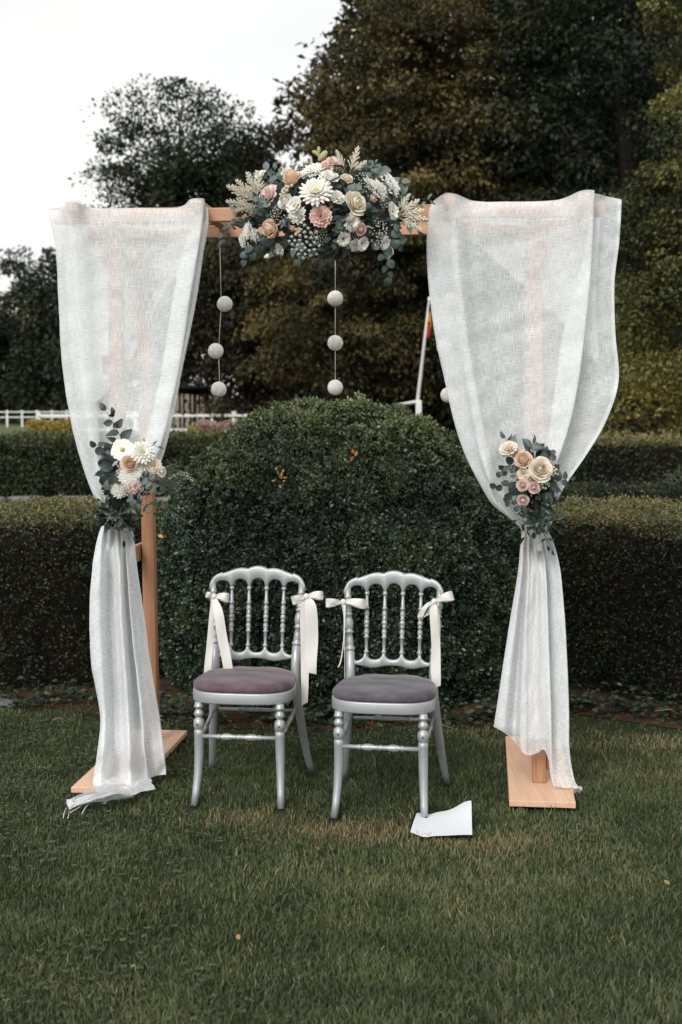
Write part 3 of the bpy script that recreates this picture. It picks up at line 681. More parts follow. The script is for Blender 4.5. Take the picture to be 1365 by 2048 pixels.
obj('brace', *box(L(.921, .52, .12), U*.011, Vv*.26, Z*.035, .002), M_larch, arch, smooth=False)
ZT = 2.387
obj('beam', *box(L(-.012, .205, ZT-.027), U*1.118, Vv*.0165, Z*.0275, .003), M_pine_u, arch, smooth=False)
obj('beam', *box(L(-.012, .715, ZT-.027), U*1.118, Vv*.0165, Z*.0275, .003), M_pine_u, arch, smooth=False)
for uu in (-1.03, -.514, .50, 1.022):
    obj('rafter', *box(L(uu, .48, ZT+.004), U*.0225, Vv*.36, Z*.021, .003), M_pine, arch, smooth=False)
for s, zs in ((-1, (2.20, 1.755, .92)), (1, (2.22, 1.50, .92))):
    for z_ in zs:
        uo = s*(.880+.045)-(.0 if s < 0 else .035)
        obj('cross_piece', *box(L(uo, .555, z_), U*.0125, Vv*.33, Z*.038, .003), M_larch, arch, smooth=False)

# ================================================================== CURTAINS
M_cloth = cloth_mat('white_linen', .61)
def cloth(name, rows, mu, mv, parent, m, wr=.010, seed=0, raw=None):
    """rows of (x_px, y_px, v) control points on the arch's depth planes -> real draped surface"""
    R_ = np.array([[tuple(PV(x, y, v)) for (x, y, v) in r] for r in rows])       # nr, nc, 3
    A = np.array([catmull(r, mu) for r in R_])                                   # nr, NU, 3
    B = np.array([catmull(A[:, i], mv) for i in range(A.shape[1])]).transpose(1, 0, 2)
    NV, NU = B.shape[:2]
    su = np.r_[0, np.cumsum(np.linalg.norm(np.diff(B[NV//4], axis=0), axis=1))]; sv = np.r_[0, np.cumsum(np.linalg.norm(np.diff(B[:, NU//2], axis=0), axis=1))]
    uv = np.stack(np.meshgrid(su, sv), -1).reshape(-1, 2)
    X = B.reshape(-1, 3)
    q = np.c_[uv, np.zeros(len(uv))]
    dsp = (vnoise(q*[1, .35, 1], 9, seed)-.5)*wr*1.6+(vnoise(q, 17, seed+1)-.5)*wr*.9+(vnoise(q*[1, .06, 1], 26, seed+6)-.5)*wr*1.2+(vnoise(q*[1, .14, 1], 8, seed+9)-.5)*wr*3.0+(vnoise(q*[.5, 1.6, 1]+uv[:, :1]*[0, .6, 0], 14, seed+2)-.5)*wr*.9
    X = X + np.array(OV)*dsp[:, None]
    X[:, 2] = np.maximum(X[:, 2], .046+.008*vnoise(X, 30, 5))
    Fc = [(j*NU+i, j*NU+i+1, (j+1)*NU+i+1, (j+1)*NU+i) for j in range(NV-1) for i in range(NU-1)]
    return obj(name, X, Fc, m, parent, uv=uv)
def row(y, xs, vs, dy=None):
    return [(x, y+(dy[i] if dy else 0), v) for i, (x, v) in enumerate(zip(xs, vs))]
# ---- left
lc = thing('curtain', L(-.95, .2, 0), 'left white linen curtain of the arch, its hem trailing onto the grass', 'curtain', 'curtains of the arch')
vA = [.22, .16, .13, .09, .10, .155, .16, .155, .10, .09, .175, .185, .16, .155]
cols_l = []
cols_l.append([(160, 428, .20), (98, 419, .17), (118, 418, .165), (134, 400, .10), (156, 399, .10), (184, 415, .165), (270, 416, .165), (358, 415, .165), (383, 398, .10), (408, 397, .10), (402, 410, .165), (395, 416, .17), (415, 414, .165), (412, 416, .17)])
cols_l.append(row(446, (163, 103, 122, 137, 156, 190, 268, 350, 380, 404, 392, 390, 417, 412), vA))
cols_l.append(row(500, (170, 113, 128, 145, 162, 198, 265, 335, 372, 396, 368, 372, 407, 402), vA))
cols_l.append(row(610, (182, 118, 134, 152, 170, 205, 260, 312, 350, 378, 345, 350, 390, 385), vA))
cols_l.append(row(740, (188, 126, 143, 161, 180, 210, 254, 294, 330, 358, 325, 330, 364, 360), vA))
cols_l.append(row(850, (196, 144, 160, 175, 190, 213, 246, 276, 306, 334, 302, 306, 342, 338), vA))
cols_l.append(row(920, (203, 162, 177, 190, 202, 217, 240, 262, 286, 312, 282, 284, 322, 318), [v-.0 for v in vA]))
cols_l.append(row(975, (208, 183, 192, 201, 209, 220, 236, 250, 266, 285, 262, 262, 296, 292), [min(v, .19) for v in vA], [10, 6, 6, 4, 4, 2, 0, -2, -6, -10, -8, -8, -14, -14]))
fold = [.20, .17, .12, .18, .11, .17, .10, .17, .11, .18, .12, .19, .13, .18]
cols_l.append(row(1012, (216, 202, 207, 212, 217, 224, 233, 241, 250, 259, 248, 250, 267, 264), fold))
cols_l.append(row(1040, (222, 214, 217, 220, 223, 227, 231, 235, 239, 243, 240, 241, 249, 247), [v*.7+.03 for v in fold]))
cols_l.append(row(1066, (220, 199, 206, 213, 219, 226, 233, 240, 247, 254, 250, 254, 266, 262), fold))
fl2 = [.19, .13, .07, .10, .165, .13, .06, .08, .155, .17, .09, .12, .165, .175]
cols_l.append(row(1130, (215, 186, 197, 208, 219, 228, 236, 244, 252, 259, 254, 262, 274, 270), fl2))
cols_l.append(row(1230, (212, 180, 194, 208, 220, 231, 240, 249, 258, 266, 262, 272, 288, 284), fl2))
cols_l.append(row(1330, (214, 184, 199, 213, 226, 237, 247, 257, 266, 275, 272, 284, 301, 297), fl2))
cols_l.append(row(1430, (218, 201, 208, 218, 230, 242, 253, 264, 275, 284, 284, 298, 318, 312), fl2))
fl3 = [.14, .08, .02, .05, .12, .08, .01, .04, .10, .12, .08, .14, .15, .17]
cols_l.append(row(1500, (216, 196, 206, 218, 231, 244, 256, 268, 280, 291, 290, 306, 327, 322), [v-.02 for v in fl3]))
cols_l.append(row(1550, (214, 188, 200, 214, 228, 243, 257, 271, 285, 298, 296, 311, 332, 326), fl3, [0, 0, 0, 0, 0, 0, 0, 0, 0, 0, 0, 2, -8, -2]))
cols_l.append(row(1574, (216, 187, 200, 214, 228, 243, 258, 273, 288, 305, 300, 306, 331, 326), [.08, .0, -.05, -.02, .03, -.0, -.06, -.03, .02, .02, .06, .15, .14, .16], [0, 0, 2, 3, 5, 5, 6, 6, 6, 3, -10, -24, -26, -22]))
cols_l.append(row(1590, (220, 193, 204, 216, 230, 245, 260, 274, 290, 312, 302, 306, 331, 327), [.04, -.09, -.14, -.12, -.08, -.11, -.15, -.13, -.09, -.06, .04, .15, .14, .16], [-8, -4, 0, 2, 5, 6, 8, 7, 5, -6, -25, -36, -40, -36]))
cloth('linen_panel', cols_l, 7, 12, lc, M_cloth, seed=3)
def inner(rows, dv, sq): return [[(x, y-4*(j > 0), v+dv) for i, (x, y, v) in enumerate([r[1]]+r[2:13])] for j, r in enumerate(rows)]
cloth('inner_fold', inner(cols_l[9:18], .022, 2.5), 7, 12, lc, M_cloth, seed=5)
# hem trailing on the grass
def ground_patch(pts_rows, name, parent, m, zf, mu=6, mv=6):
    R_ = np.array([[tuple(G(x, y, z)) for (x, y, z) in r] for r in pts_rows]); A = np.array([catmull(r, mu) for r in R_]); B = np.array([catmull(A[:, i], mv) for i in range(A.shape[1])]).transpose(1, 0, 2)
    NV, NU = B.shape[:2]; X = B.reshape(-1, 3); X[:, 2] += (vnoise(X, 22, 9)-.5)*.02; X[:, 2] = np.maximum(X[:, 2], zf)
    d = np.linalg.norm(B[:, 1:]-B[:, :-1], axis=2).mean(); uv = np.stack(np.meshgrid(np.arange(NU)*d, np.arange(NV)*d), -1).reshape(-1, 2)
    return obj(name, X, [(j*NU+i, j*NU+i+1, (j+1)*NU+i+1, (j+1)*NU+i) for j in range(NV-1) for i in range(NU-1)], m, parent, uv=uv)
for k, dz in enumerate((0, .012)):
    ground_patch([[(262, 1572, .06), (228, 1570, .09), (196, 1577, .08), (170, 1583, .07), (148, 1594, .06), (133, 1607, .035)],
              [(264, 1581, .06), (230, 1578, .06), (200, 1586, .05), (174, 1592, .04), (152, 1602, .05), (134, 1612, .035)],
              [(266, 1590, .05), (232, 1588, .09), (204, 1594, .08), (180, 1601, .07), (158, 1610, .05), (137, 1619, .03)],
              [(268, 1598, .03), (236, 1598, .04), (208, 1603, .05), (184, 1606, .04), (160, 1614, .03), (139, 1625, .03)]], 'trailing_hem', lc, M_cloth, .04+dz)
M_thread = pmat('loose_thread', (.75, .75, .75), rough=.8)
th = MB()
for pts in ([(139, 1622), (138, 1630), (136, 1637)], [(134, 1615), (129, 1624), (127, 1636)], [(184, 1604), (172, 1614), (164, 1628)], [(170, 1607), (155, 1617), (141, 1625)], [(216, 1600), (212, 1606), (208, 1607)]):
    th.add(*tube([G(x, y, .04+.01*i) for i, (x, y) in enumerate(pts)], .0013, 4))
th.obj('loose_threads', M_thread, lc)
# back drape over the rear beam
cloth('back_drape', [[(128, 452, .74), (180, 450, .74), (260, 450, .74), (330, 450, .74), (398, 450, .74)],
                     [(134, 560, .76), (180, 560, .77), (250, 560, .75), (320, 545, .77), (372, 520, .76)],
                     [(142, 700, .76), (170, 700, .78), (225, 700, .75), (268, 660, .77), (318, 600, .76)],
                     [(158, 800, .77), (175, 800, .78), (200, 800, .75), (235, 760, .77), (262, 720, .76)]], 8, 8, lc, M_cloth, seed=13)
def topcover(u0, u1, parent):
    rows = []
    for v in (.19, .30, .45, .6, .745):
        r_ = []
        for i in range(13):
            u = u0+(u1-u0)*i/12; near = min(abs(u-q) for q in (-1.03, -.514, .50, 1.022))
            z_ = ZT+.006+.022*math.exp(-(near/.05)**2) - .05*math.sin(math.pi*(v-.19)/.56)*(1-math.exp(-(near/.12)**2))
            r_.append(L(u, v, z_))
        rows.append(r_)
    A = np.array([[tuple(p) for p in r_] for r_ in rows]); A = np.array([catmull(r_, 4) for r_ in A]); B = np.array([catmull(A[:, i], 5) for i in range(A.shape[1])]).transpose(1, 0, 2)
    NV, NU = B.shape[:2]; uv = np.stack(np.meshgrid(np.arange(NU)*.012, np.arange(NV)*.028), -1).reshape(-1, 2)
    obj('top_fold', B.reshape(-1, 3), [(j*NU+i, j*NU+i+1, (j+1)*NU+i+1, (j+1)*NU+i) for j in range(NV-1) for i in range(NU-1)], M_cloth, parent, uv=uv)
topcover(-1.15, -.50, lc)
# ---- right
rc_ = thing('curtain', L(.95, .2, 0), 'right linen curtain of the arch, ballooning wide above its tie, hem above the board', 'curtain', 'curtains of the arch')
vB = [.22, .16, .13, .09, .13, .155, .15, .10, .09, .17, .185, .17, .155, .165]
cr = []
cr.append([(905, 412, .20), (863, 410, .165), (887, 389, .10), (912, 388, .10), (950, 401, .165), (1010, 403, .165), (1110, 400, .165), (1163, 381, .10), (1188, 381, .10), (1187, 386, .13), (1192, 388, .15), (1214, 393, .165), (1243, 399, .165), (1235, 402, .17)])
cr.append(row(430, (908, 858, 886, 913, 950, 1010, 1103, 1158, 1187, 1184, 1190, 1215, 1242, 1235), vB))
cr.append(row(490, (914, 854, 885, 915, 950, 1010, 1090, 1150, 1185, 1172, 1184, 1212, 1238, 1232), vB))
cr.append(row(570, (922, 858, 888, 920, 955, 1010, 1080, 1138, 1180, 1154, 1172, 1203, 1229, 1223), vB))
cr.append(row(670, (935, 871, 898, 930, 962, 1010, 1068, 1122, 1170, 1126, 1158, 1200, 1231, 1225), vB))
cr.append(row(760, (950, 890, 918, 940, 970, 1012, 1058, 1107, 1158, 1113, 1150, 1197, 1237, 1230), vB))
cr.append(row(840, (964, 908, 934, 952, 980, 1015, 1053, 1095, 1142, 1102, 1136, 1178, 1213, 1206), vB))
cr.append(row(905, (978, 929, 950, 964, 988, 1018, 1050, 1084, 1122, 1090, 1116, 1148, 1176, 1169), vB))
cr.append(row(960, (994, 956, 970, 980, 1000, 1024, 1050, 1076, 1102, 1078, 1096, 1118, 1138, 1132), [min(v, .2) for v in vB]))
cr.append(row(1005, (1010, 984, 994, 1000, 1014, 1032, 1050, 1068, 1086, 1070, 1082, 1098, 1114, 1109), fold, [4, 2, 2, 2, 2, 0, 0, 0, 0, 0, 0, 0, -4, -4]))
cr.append(row(1034, (1030, 1016, 1022, 1022, 1032, 1042, 1053, 1065, 1076, 1068, 1076, 1087, 1098, 1095), fold, [0, 0, 0, 0, 0, 0, 0, 0, 0, 0, 0, 0, -2, -2]))
cr.append(row(1062, (1050, 1044, 1048, 1052, 1056, 1061, 1066, 1072, 1078, 1076, 1081, 1089, 1097, 1094), [v*.7+.03 for v in fold]))
cr.append(row(1095, (1050, 1041, 1046, 1051, 1057, 1064, 1071, 1078, 1086, 1083, 1090, 1099, 1110, 1106), fold))
fr2 = [.19, .14, .10, .165, .10, .12, .13, .10, .08, .16, .18, .14, .11, .16]
cr.append(row(1150, (1048, 1036, 1043, 1050, 1057, 1065, 1074, 1083, 1093, 1088, 1092, 1106, 1122, 1117), fr2))
cr.append(row(1240, (1045, 1021, 1032, 1042, 1052, 1062, 1074, 1085, 1097, 1089, 1094, 1111, 1130, 1125), fr2))
cr.append(row(1330, (1040, 1007, 1022, 1036, 1048, 1060, 1073, 1086, 1100, 1090, 1095, 1114, 1135, 1130), fr2))
cr.append(row(1410, (1034, 995, 1012, 1030, 1045, 1059, 1074, 1088, 1103, 1092, 1097, 1116, 1138, 1133), fr2, [0, 0, 0, 0, 0, 4, 6, 6, 8, 6, 8, 8, 8, 8]))
cr.append(row(1448, (1032, 989, 1008, 1028, 1044, 1058, 1074, 1089, 1104, 1095, 1100, 1118, 1139, 1134), fr2, [14, 0, 8, 16, 30, 34, 34, 32, 40, 36, 46, 50, 50, 50]))
cr.append(row(1452, (1032, 988, 1008, 1029, 1045, 1060, 1076, 1091, 1108, 1102, 1112, 1128, 1148, 1144), fr2[:8]+[.12, .14, .15, .14, .13, .15], [16, 0, 11, 28, 50, 54, 50, 50, 100, 100, 110, 108, 104, 104]))
cr.append(row(1453, (1032, 988, 1008, 1029, 1046, 1061, 1077, 1092, 1117, 1112, 1121, 1137, 1157, 1154), fr2[:8]+[.12, .14, .15, .14, .13, .15], [17, 0, 12, 30, 53, 57, 53, 52, 128, 128, 136, 130, 122, 122]))
cloth('linen_panel', cr, 7, 12, rc_, M_cloth, seed=23)
cloth('inner_fold', inner(cr[11:18], .022, 2.5), 7, 12, rc_, M_cloth, seed=25)
ground_patch([[(1142, 1572, .07), (1150, 1574, .075), (1160, 1573, .05), (1165, 1576, .05)], [(1144, 1580, .05), (1152, 1580, .08), (1160, 1579, .06), (1165, 1579, .05)], [(1146, 1586, .035), (1153, 1585, .05), (1160, 1583, .045), (1164, 1581, .04)]], 'trailing_hem', rc_, M_cloth, .03)
cloth('back_drape', [[(900, 436, .75), (980, 436, .75), (1060, 436, .75), (1130, 436, .75), (1200, 436, .75)],
                     [(930, 468, .76), (1000, 500, .78), (1065, 520, .76), (1130, 520, .78), (1196, 520, .76)],
                     [(990, 520, .76), (1040, 560, .78), (1090, 590, .76), (1140, 610, .78), (1192, 620, .76)],
                     [(1050, 575, .77), (1090, 615, .78), (1130, 650, .76), (1160, 690, .78), (1200, 730, .76)]], 8, 8, rc_, M_cloth, seed=33)
topcover(.48, 1.115, rc_)
# raw edge threads on the left curtain's right edge
tA = MB()
for (y0, x0, y1, x1) in [(446, 417, 500, 407), (500, 407, 610, 390), (610, 390, 740, 364), (740, 364, 850, 342)]:
    for k in range(26):
        t = rnd.random(); a = PV(x0+(x1-x0)*t, y0+(y1-y0)*t, .20); tA.add(*tube([a, a+Vector((rnd.uniform(.002, .008), -.001, rnd.uniform(-.004, .001)))], .0006, 3, False))
tA.obj('frayed_edge', M_thread, lc)

# ================================================================== HANGING BALLS
M_ball = pmat('white_yarn_ball', (.86, .85, .83), rough=.85, var=.14, scale=60, stretch=(1, 1, 3), bump=.6, bscale=130, spec=.2)
def uvsphere(c, r, n=14, m=20, sx=1, sy=1, sz=1):
    V = [(c[0], c[1], c[2]+r*sz)]
    for i in range(1, n):
        for k in range(m): V.append((c[0]+r*sx*math.sin(math.pi*i/n)*math.cos(2*math.pi*k/m), c[1]+r*sy*math.sin(math.pi*i/n)*math.sin(2*math.pi*k/m), c[2]+r*sz*math.cos(math.pi*i/n)))
    V.append((c[0], c[1], c[2]-r*sz)); Fc = [(0, 1+k, 1+(k+1) % m) for k in range(m)]
    Fc += [(1+i*m+k, 1+(i+1)*m+k, 1+(i+1)*m+(k+1) % m, 1+i*m+(k+1) % m) for i in range(n-2) for k in range(m)]
    e = len(V)-1; Fc += [(e, 1+(n-2)*m+(k+1) % m, 1+(n-2)*m+k) for k in range(m)]; return V, Fc
M_string = pmat('white_string', (.6, .6, .58), rough=.8)
def garland(label, sx_, ytop, balls, v, r=15.5):
    d = PV(sx_, 700, v).y; root = thing('ball_garland', PV(sx_, ytop, v), label, 'hanging garland', 'strings of white balls')
    pts = [PV(sx_, ytop, v)]+[PV((x+sx_)/2 if abs(x-sx_) > 9 else x, y-r*.9, v) for x, y in balls[:1]]
    prev = PV(sx_, ytop, v)
    for (x, y) in balls:
        c = PV(x, y, v); rr = r*d/F; att = PV(sx_+(x-sx_)*.25, y-r*.7, v); obj('string', *tube([prev, att], .0016, 5), M_string, root)
        ball = obj('ball', *uvsphere(c, rr), M_ball, root); prev = PV(sx_+(x-sx_)*.25, y+r*.7, v)
        yb = MB()
        for k in range(7):     # proud windings of yarn
            q = Vector((rnd.gauss(0, 1), rnd.gauss(0, 1), rnd.gauss(0, 1))).normalized(); a = q.orthogonal().normalized(); b = q.cross(a)
            yb.add(*tube([c+(a*math.cos(t*math.pi/10)+b*math.sin(t*math.pi/10))*rr*1.004 for t in range(21)], .0006, 4, False))
        yb.obj('yarn', M_ball, ball)
    return root
garland('left string of three white yarn balls, the balls staggered about the string', 440, 477, [(450, 608), (432, 702), (438, 779)], .715)
garland('middle string of three white yarn balls hanging straight above the dome', 671, 470, [(671, 597), (671, 686), (671, 775)], .715)
garland('right string of white balls mostly hidden behind the right curtain', 893, 470, [(903, 600), (889, 694), (897, 790)], .715)

# ================================================================== CHAIRS
M_silver = pmat('silver_chair_paint', (.37, .39, .40), rough=.46, metal=.45, var=.05, scale=12, bump=.05, bscale=160, spec=.5)
def velvet(nm, c, c2): return pmat(nm, c, rough=.75, c2=c2, var=.2, scale=7, stretch=(1, 2.2, 1), sheen=.25, bump=.08, bscale=250, spec=.15)
M_vel1 = velvet('mauve_velvet', s2l((66, 52, 62)), s2l((108, 92, 102)))
M_vel2 = velvet('grey_violet_velvet', s2l((58, 55, 64)), s2l((98, 94, 104)))
def turned(a, b, prof, n=12, sub=1):
    a, b = Vector(a), Vector(b); return tube([a.lerp(b, t) for t, r in prof], [r for t, r in prof], n)
def chair(label, loc, rotz, velv, paper_lift=0):
    t = thing('napoleon_chair', loc, label, 'chair', 'silver chairs in front of the dome', rotz)
    def o(name, V, Fc, m=M_silver, smooth=True, par=t): return obj(name, V, Fc, m, par, smooth, True)
    t.scale = (1, 1, 1.01)
    # seat outline (x right, y back)
    def outline(k, n=48):
        pts = []
        for i in range(n):
            a = 2*math.pi*i/n; c, s = math.cos(a), math.sin(a); e = .62
            x = math.copysign(abs(c)**e, c); y = math.copysign(abs(s)**(e+.05), s)
            wx = .216-.030*(y+1)/2-.006*(y > 0)*y; pts.append((x*wx*k, .195+y*.2*k+(.0)))
        return pts
    V = []; Fc = []; n = 48
    ringd = [(1.0, .408), (1.005, .413), (1.005, .447), (.995, .452), (.93, .452), (.93, .410)]
    for k, z in ringd:
        for x, y in outline(k): V.append((x, y, z))
    for i in range(len(ringd)):
        j = (i+1) % len(ringd)
        for k in range(n): Fc.append((i*n+k, i*n+(k+1) % n, j*n+(k+1) % n, j*n+k))
    o('seat_frame', V, Fc)
    V = []; Fc = []; cu = [(.93, .448), (.985, .453), (1.0, .463), (.99, .474), (.95, .484), (.85, .490), (.65, .4935), (.4, .495), (.15, .4955)]
    for k, z in cu:
        for i, (x, y) in enumerate(outline(k)): V.append((x, y, z+.0015*math.sin(x*40+y*31)+(.001*math.sin(i*1.7) if z > .45 and z < .48 else 0)))
    for i in range(len(cu)-1):
        for k in range(n): Fc.append((i*n+k, i*n+(k+1) % n, (i+1)*n+(k+1) % n, (i+1)*n+k))
    Fc.append(tuple(range((len(cu)-1)*n, len(cu)*n))); Fc.append(tuple(reversed(range(n))))
    o('seat_cushion', V, Fc, velv)
    # front legs: turned top, sabre bottom
    for s in (-1, 1):
        lift = paper_lift if s > 0 else 0
        pr = [(.408, .0165), (.398, .0165), (.395, .0195), (.388, .0195), (.384, .013), (.379, .012), (.374, .0155), (.366, .0200), (.357, .0195), (.350, .0135), (.346, .012), (.342, .0165), (.338, .0205), (.322, .0225), (.306, .0205), (.302, .0165), (.298, .0165), (.296, .0195), (.28, .0195), (.2, .0185), (.12, .0165), (.06, .0150), (.004+lift, .0135)]
        pth = []; rad = []
        for z, r in pr:
            k = max(0, (.30-z)/.30); pth.append((s*(.163+.012*k**2.2), .033-.052*k**2.1+.010*math.sin(math.pi*min(k, 1)), z)); rad.append(r)
        lg = o('leg', *tube(pth, rad, 14))
        o('foot_cap', *tube([(pth[-1][0], pth[-1][1], .0+lift), (pth[-1][0], pth[-1][1], .006+lift)], .0140, 12), M_dark, True, lg)
    # rear posts: splayed foot, plain to the back, turned above
    BY = lambda z: .375+.0*z + (.075*max(0, (z-.45)/.45)) + (.145*max(0, (.42-z)/.42)**1.5)
    BX = lambda z: np.interp(z, [0, .1, .42, .52, .60, .84], [.222, .205, .172, .171, .176, .192])
    for s in (-1, 1):
        zs = [(.002, .0125), (.06, .0145), (.12, .016), (.2, .0175), (.3, .019), (.42, .0195), (.50, .0195), (.572, .0185), (.574, .0145), (.579, .0205), (.585, .0215), (.591, .0205), (.595, .0145), (.60, .0165), (.625, .0150), (.645, .0120), (.648, .0170), (.655, .0175), (.659, .0120), (.667, .0165), (.685, .0190), (.70, .0165), (.715, .0110), (.719, .0165), (.725, .0165), (.729, .0110), (.735, .0150), (.741, .0150), (.745, .0110), (.757, .0175), (.768, .0165), (.783, .0105), (.79, .0150), (.796, .0150), (.80, .0120), (.828, .0135)]
        o('rear_post', *tube([(s*float(BX(z)), BY(z), z) for z, r in zs], [r for z, r in zs], 14))
    # crest rail and lower rail
    def rail(name, top, bot, W, th, zmid, N=90):
        V = []; Fc = []; k = 12
        for i in range(N+1):
            x = -W+2*W*i/N; zt, zb = top(x), bot(x); zc = (zt+zb)/2; hz = (zt-zb)/2
            for j in range(k):
                a = 2*math.pi*j/k; c, s = math.cos(a), math.sin(a)
                dy = math.copysign(abs(c)**.5, c)*th; dz = math.copysign(abs(s)**.55, s)*hz
                V.append((x, BY(zc)+dy-.018*(1-(x/W)**2)*-1, zc+dz))
        for i in range(N):
            for j in range(k): Fc.append((i*k+j, i*k+(j+1) % k, (i+1)*k+(j+1) % k, (i+1)*k+j))
        Fc.append(tuple(range(k))); Fc.append(tuple(reversed(range(N*k, (N+1)*k)))); o(name, V, Fc)
    sp_x = (-.112, -.0375, .0375, .112)
    feet = (-.192,)+sp_x+(.192,)
    def crest_top(x):
        a = abs(x)
        if a < .043: return .8885+.0115*math.cos(a/.043*math.pi/2)**.8
        if a < .150: q = (a-.043)/.107; return .8885+.0065*math.sin(math.pi*min(q*1.25, 1))*(1-q)-.0205*q**2.2
        q = min((a-.150)/.055, 1); return .8705 - .060*(1-math.sqrt(max(1-q*q, 0)))**1.0 + .004*math.exp(-((a-.152)/.006)**2)
    def crest_bot(x):
        x = max(min(x, .1919), -.1919)
        for i in range(5):
            if feet[i] <= x <= feet[i+1]:
                c = (feet[i]+feet[i+1])/2; hw = (feet[i+1]-feet[i])/2-.006; q = min(abs(x-c)/hw, 1); top = (.837, .843, .846, .843, .837)[i]
                b = .810 if abs(x) < .13 or abs(x) < .152 else .800
                return b+(top-b)*math.sqrt(max(1-q**2.4, 0))
        return .80
    def crest_bot2(x):
        b = crest_bot(x)
        return min(b, crest_top(x)-.012) if abs(x) < .17 else min(b, crest_top(x)-.008)
    rail('crest_rail', crest_top, crest_bot2, .2045, .0125, .85)
    def low_top(x):
        for i in range(5):
            f = (-.165,)+sp_x+(.165,)
            if f[i] <= x <= f[i+1]:
                c = (f[i]+f[i+1])/2; hw = (f[i+1]-f[i])/2-.005; q = min(abs(x-c)/hw, 1); return .568-.026*math.sqrt(max(1-q**2.3, 0)) - (.012 if i in (0, 4) and abs(x) > .13 else 0)*min((abs(x)-.13)/.03, 1)
        return .545
    def low_bot(x): return .512+.006*math.cos(x/.165*math.pi*2)+.004*(abs(x)/.165)
    rail('lower_rail', low_top, low_bot, .168, .0105, .54)
    spr = [(0, .0085), (.02, .0085), (.03, .0105), (.05, .0105), (.06, .0065), (.08, .0062), (.25, .0075), (.262, .0115), (.28, .0115), (.29, .0065), (.33, .0105), (.37, .0110), (.42, .0065), (.43, .0105), (.445, .0105), (.455, .0065), (.475, .0110), (.50, .0115), (.525, .0110), (.545, .0065), (.555, .0105), (.57, .0105), (.58, .0065), (.62, .0110), (.66, .0105), (.71, .0065), (.72, .0110), (.738, .0110), (.75, .0075), (.92, .0062), (.94, .0065), (.95, .0105), (.97, .0105), (.98, .0085), (1, .0085)]
    for x in sp_x:
        a = Vector((x*.98, BY(.566)+.018, .562)); b = Vector((x, BY(.812)+.018, .815)); o('spindle', *turned(a, b, spr, 10))
    stp = [(0, .0085), (.2, .0085), (.22, .0115), (.235, .0115), (.245, .0085), (.30, .0140), (.36, .0145), (.43, .009), (.44, .0105), (.455, .0105), (.465, .008), (.48, .011), (.52, .011), (.535, .008), (.545, .0105), (.56, .0105), (.57, .009), (.64, .0145), (.70, .0140), (.755, .0085), (.765, .0115), (.78, .0115), (.8, .0085), (1, .0085)]
    o('stretcher', *turned((-.150, .030, .272), (.150, .030, .272), stp, 10))
    o('stretcher', *turned((-.165, BY(.30), .300), (.165, BY(.30), .300), [(0, .0065), (.25, .0075), (.26, .0095), (.275, .0095), (.285, .0075), (.5, .0095), (.715, .0075), (.725, .0095), (.74, .0095), (.75, .0075), (1, .0065)], 8))
    for s in (-1, 1): o('stretcher', *turned((s*.160, .045, .258), (s*.172, BY(.315)-.01, .315), [(0, .0065), (.30, .0075), (.31, .0105), (.33, .0105), (.34, .0075), (.5, .0095), (.66, .0075), (.67, .0105), (.69, .0105), (.70, .0075), (1, .0065)], 8))
    for s in (-1, 1): o('fixing_screw', *uvsphere((s*.164, .010, .322), .0035, 5, 8), M_dark)
    return t
chair('silver turned spindle chair with a mauve velvet cushion, the left of the pair', (-.408, 5.245, 0), R(-7.0), M_vel1)
chair('silver turned spindle chair with a grey violet cushion and one foot on white paper', (.148, 5.078, 0), R(-9), M_vel2, .018)

# ================================================================== RIBBON BOWS
M_rib = pmat('ivory_satin_ribbon', (.73, .715, .685), rough=.42, var=.06, scale=8, sheen=.3, bump=.05, bscale=40, transl=.15)
def ribbon(name, pts, parent, curl=.004):
    """pts: (x, y, Y, width_px, angle) centre line in picture places at distance Y; angle = direction of the ribbon's width"""
    C = catmull([(*P(x, y, Y), wd*Y/F, an) for (x, y, Y, wd, an) in pts], 7); V = []; Fc = []; k = 5
    for i, c in enumerate(C):
        an = R(c[4]); wv = Vector((math.cos(an), .25*math.sin(an*2+i*.2), -math.sin(an))).normalized()
        for j in range(k):
            s = j/(k-1)-.5; V.append(Vector(c[:3])+wv*c[3]*s+Vector((0, curl*(1-4*s*s)*math.sin(i*.45), 0)))
    for i in range(len(C)-1):
        for j in range(k-1): Fc.append((i*k+j, i*k+j+1, (i+1)*k+j+1, (i+1)*k+j))
    return obj(name, V, Fc, M_rib, parent)
def bow(label, Y, kx, ky, loops, tails):
    b = thing('ribbon_bow', P(kx, ky, Y), label, 'ribbon bow', 'ivory bows tied to the chair backs')
    for lp in loops: ribbon('loop', [(x, y, Y+dy, wd, an) for (x, y, dy, wd, an) in lp], b)
    for tl in tails: ribbon('tail', [(x, y, Y+dy, wd, an) for (x, y, dy, wd, an) in tl], b, .003)
    c = P(kx, ky, Y-.012); obj('knot', *uvsphere(c, .0125, 8, 10, 1, .7, 1.05), M_rib, b)
def simple_loop(kx, ky, ex, ey, w0, w1, back=.03):
    """a loop leaving the knot, turning at its far end and coming back"""
    an = math.degrees(math.atan2(ey-ky, ex-kx))+90; mx_, my_ = (kx+ex)/2, (ky+ey)/2
    return [(kx, ky, -.008, w0, an), (kx+(ex-kx)*.35, ky+(ey-ky)*.35-2, -.022, (w0+w1)/2, an), (kx+(ex-kx)*.8, ky+(ey-ky)*.8-1, -.026, w1, an), (ex, ey, -.008, w1*.98, an), (kx+(ex-kx)*.8, ky+(ey-ky)*.8+2, .012, w1*.9, an), (kx+(ex-kx)*.3, ky+(ey-ky)*.3+1, .004, (w0+w1)/2.4, an), (kx, ky, -.004, w0*.8, an)]
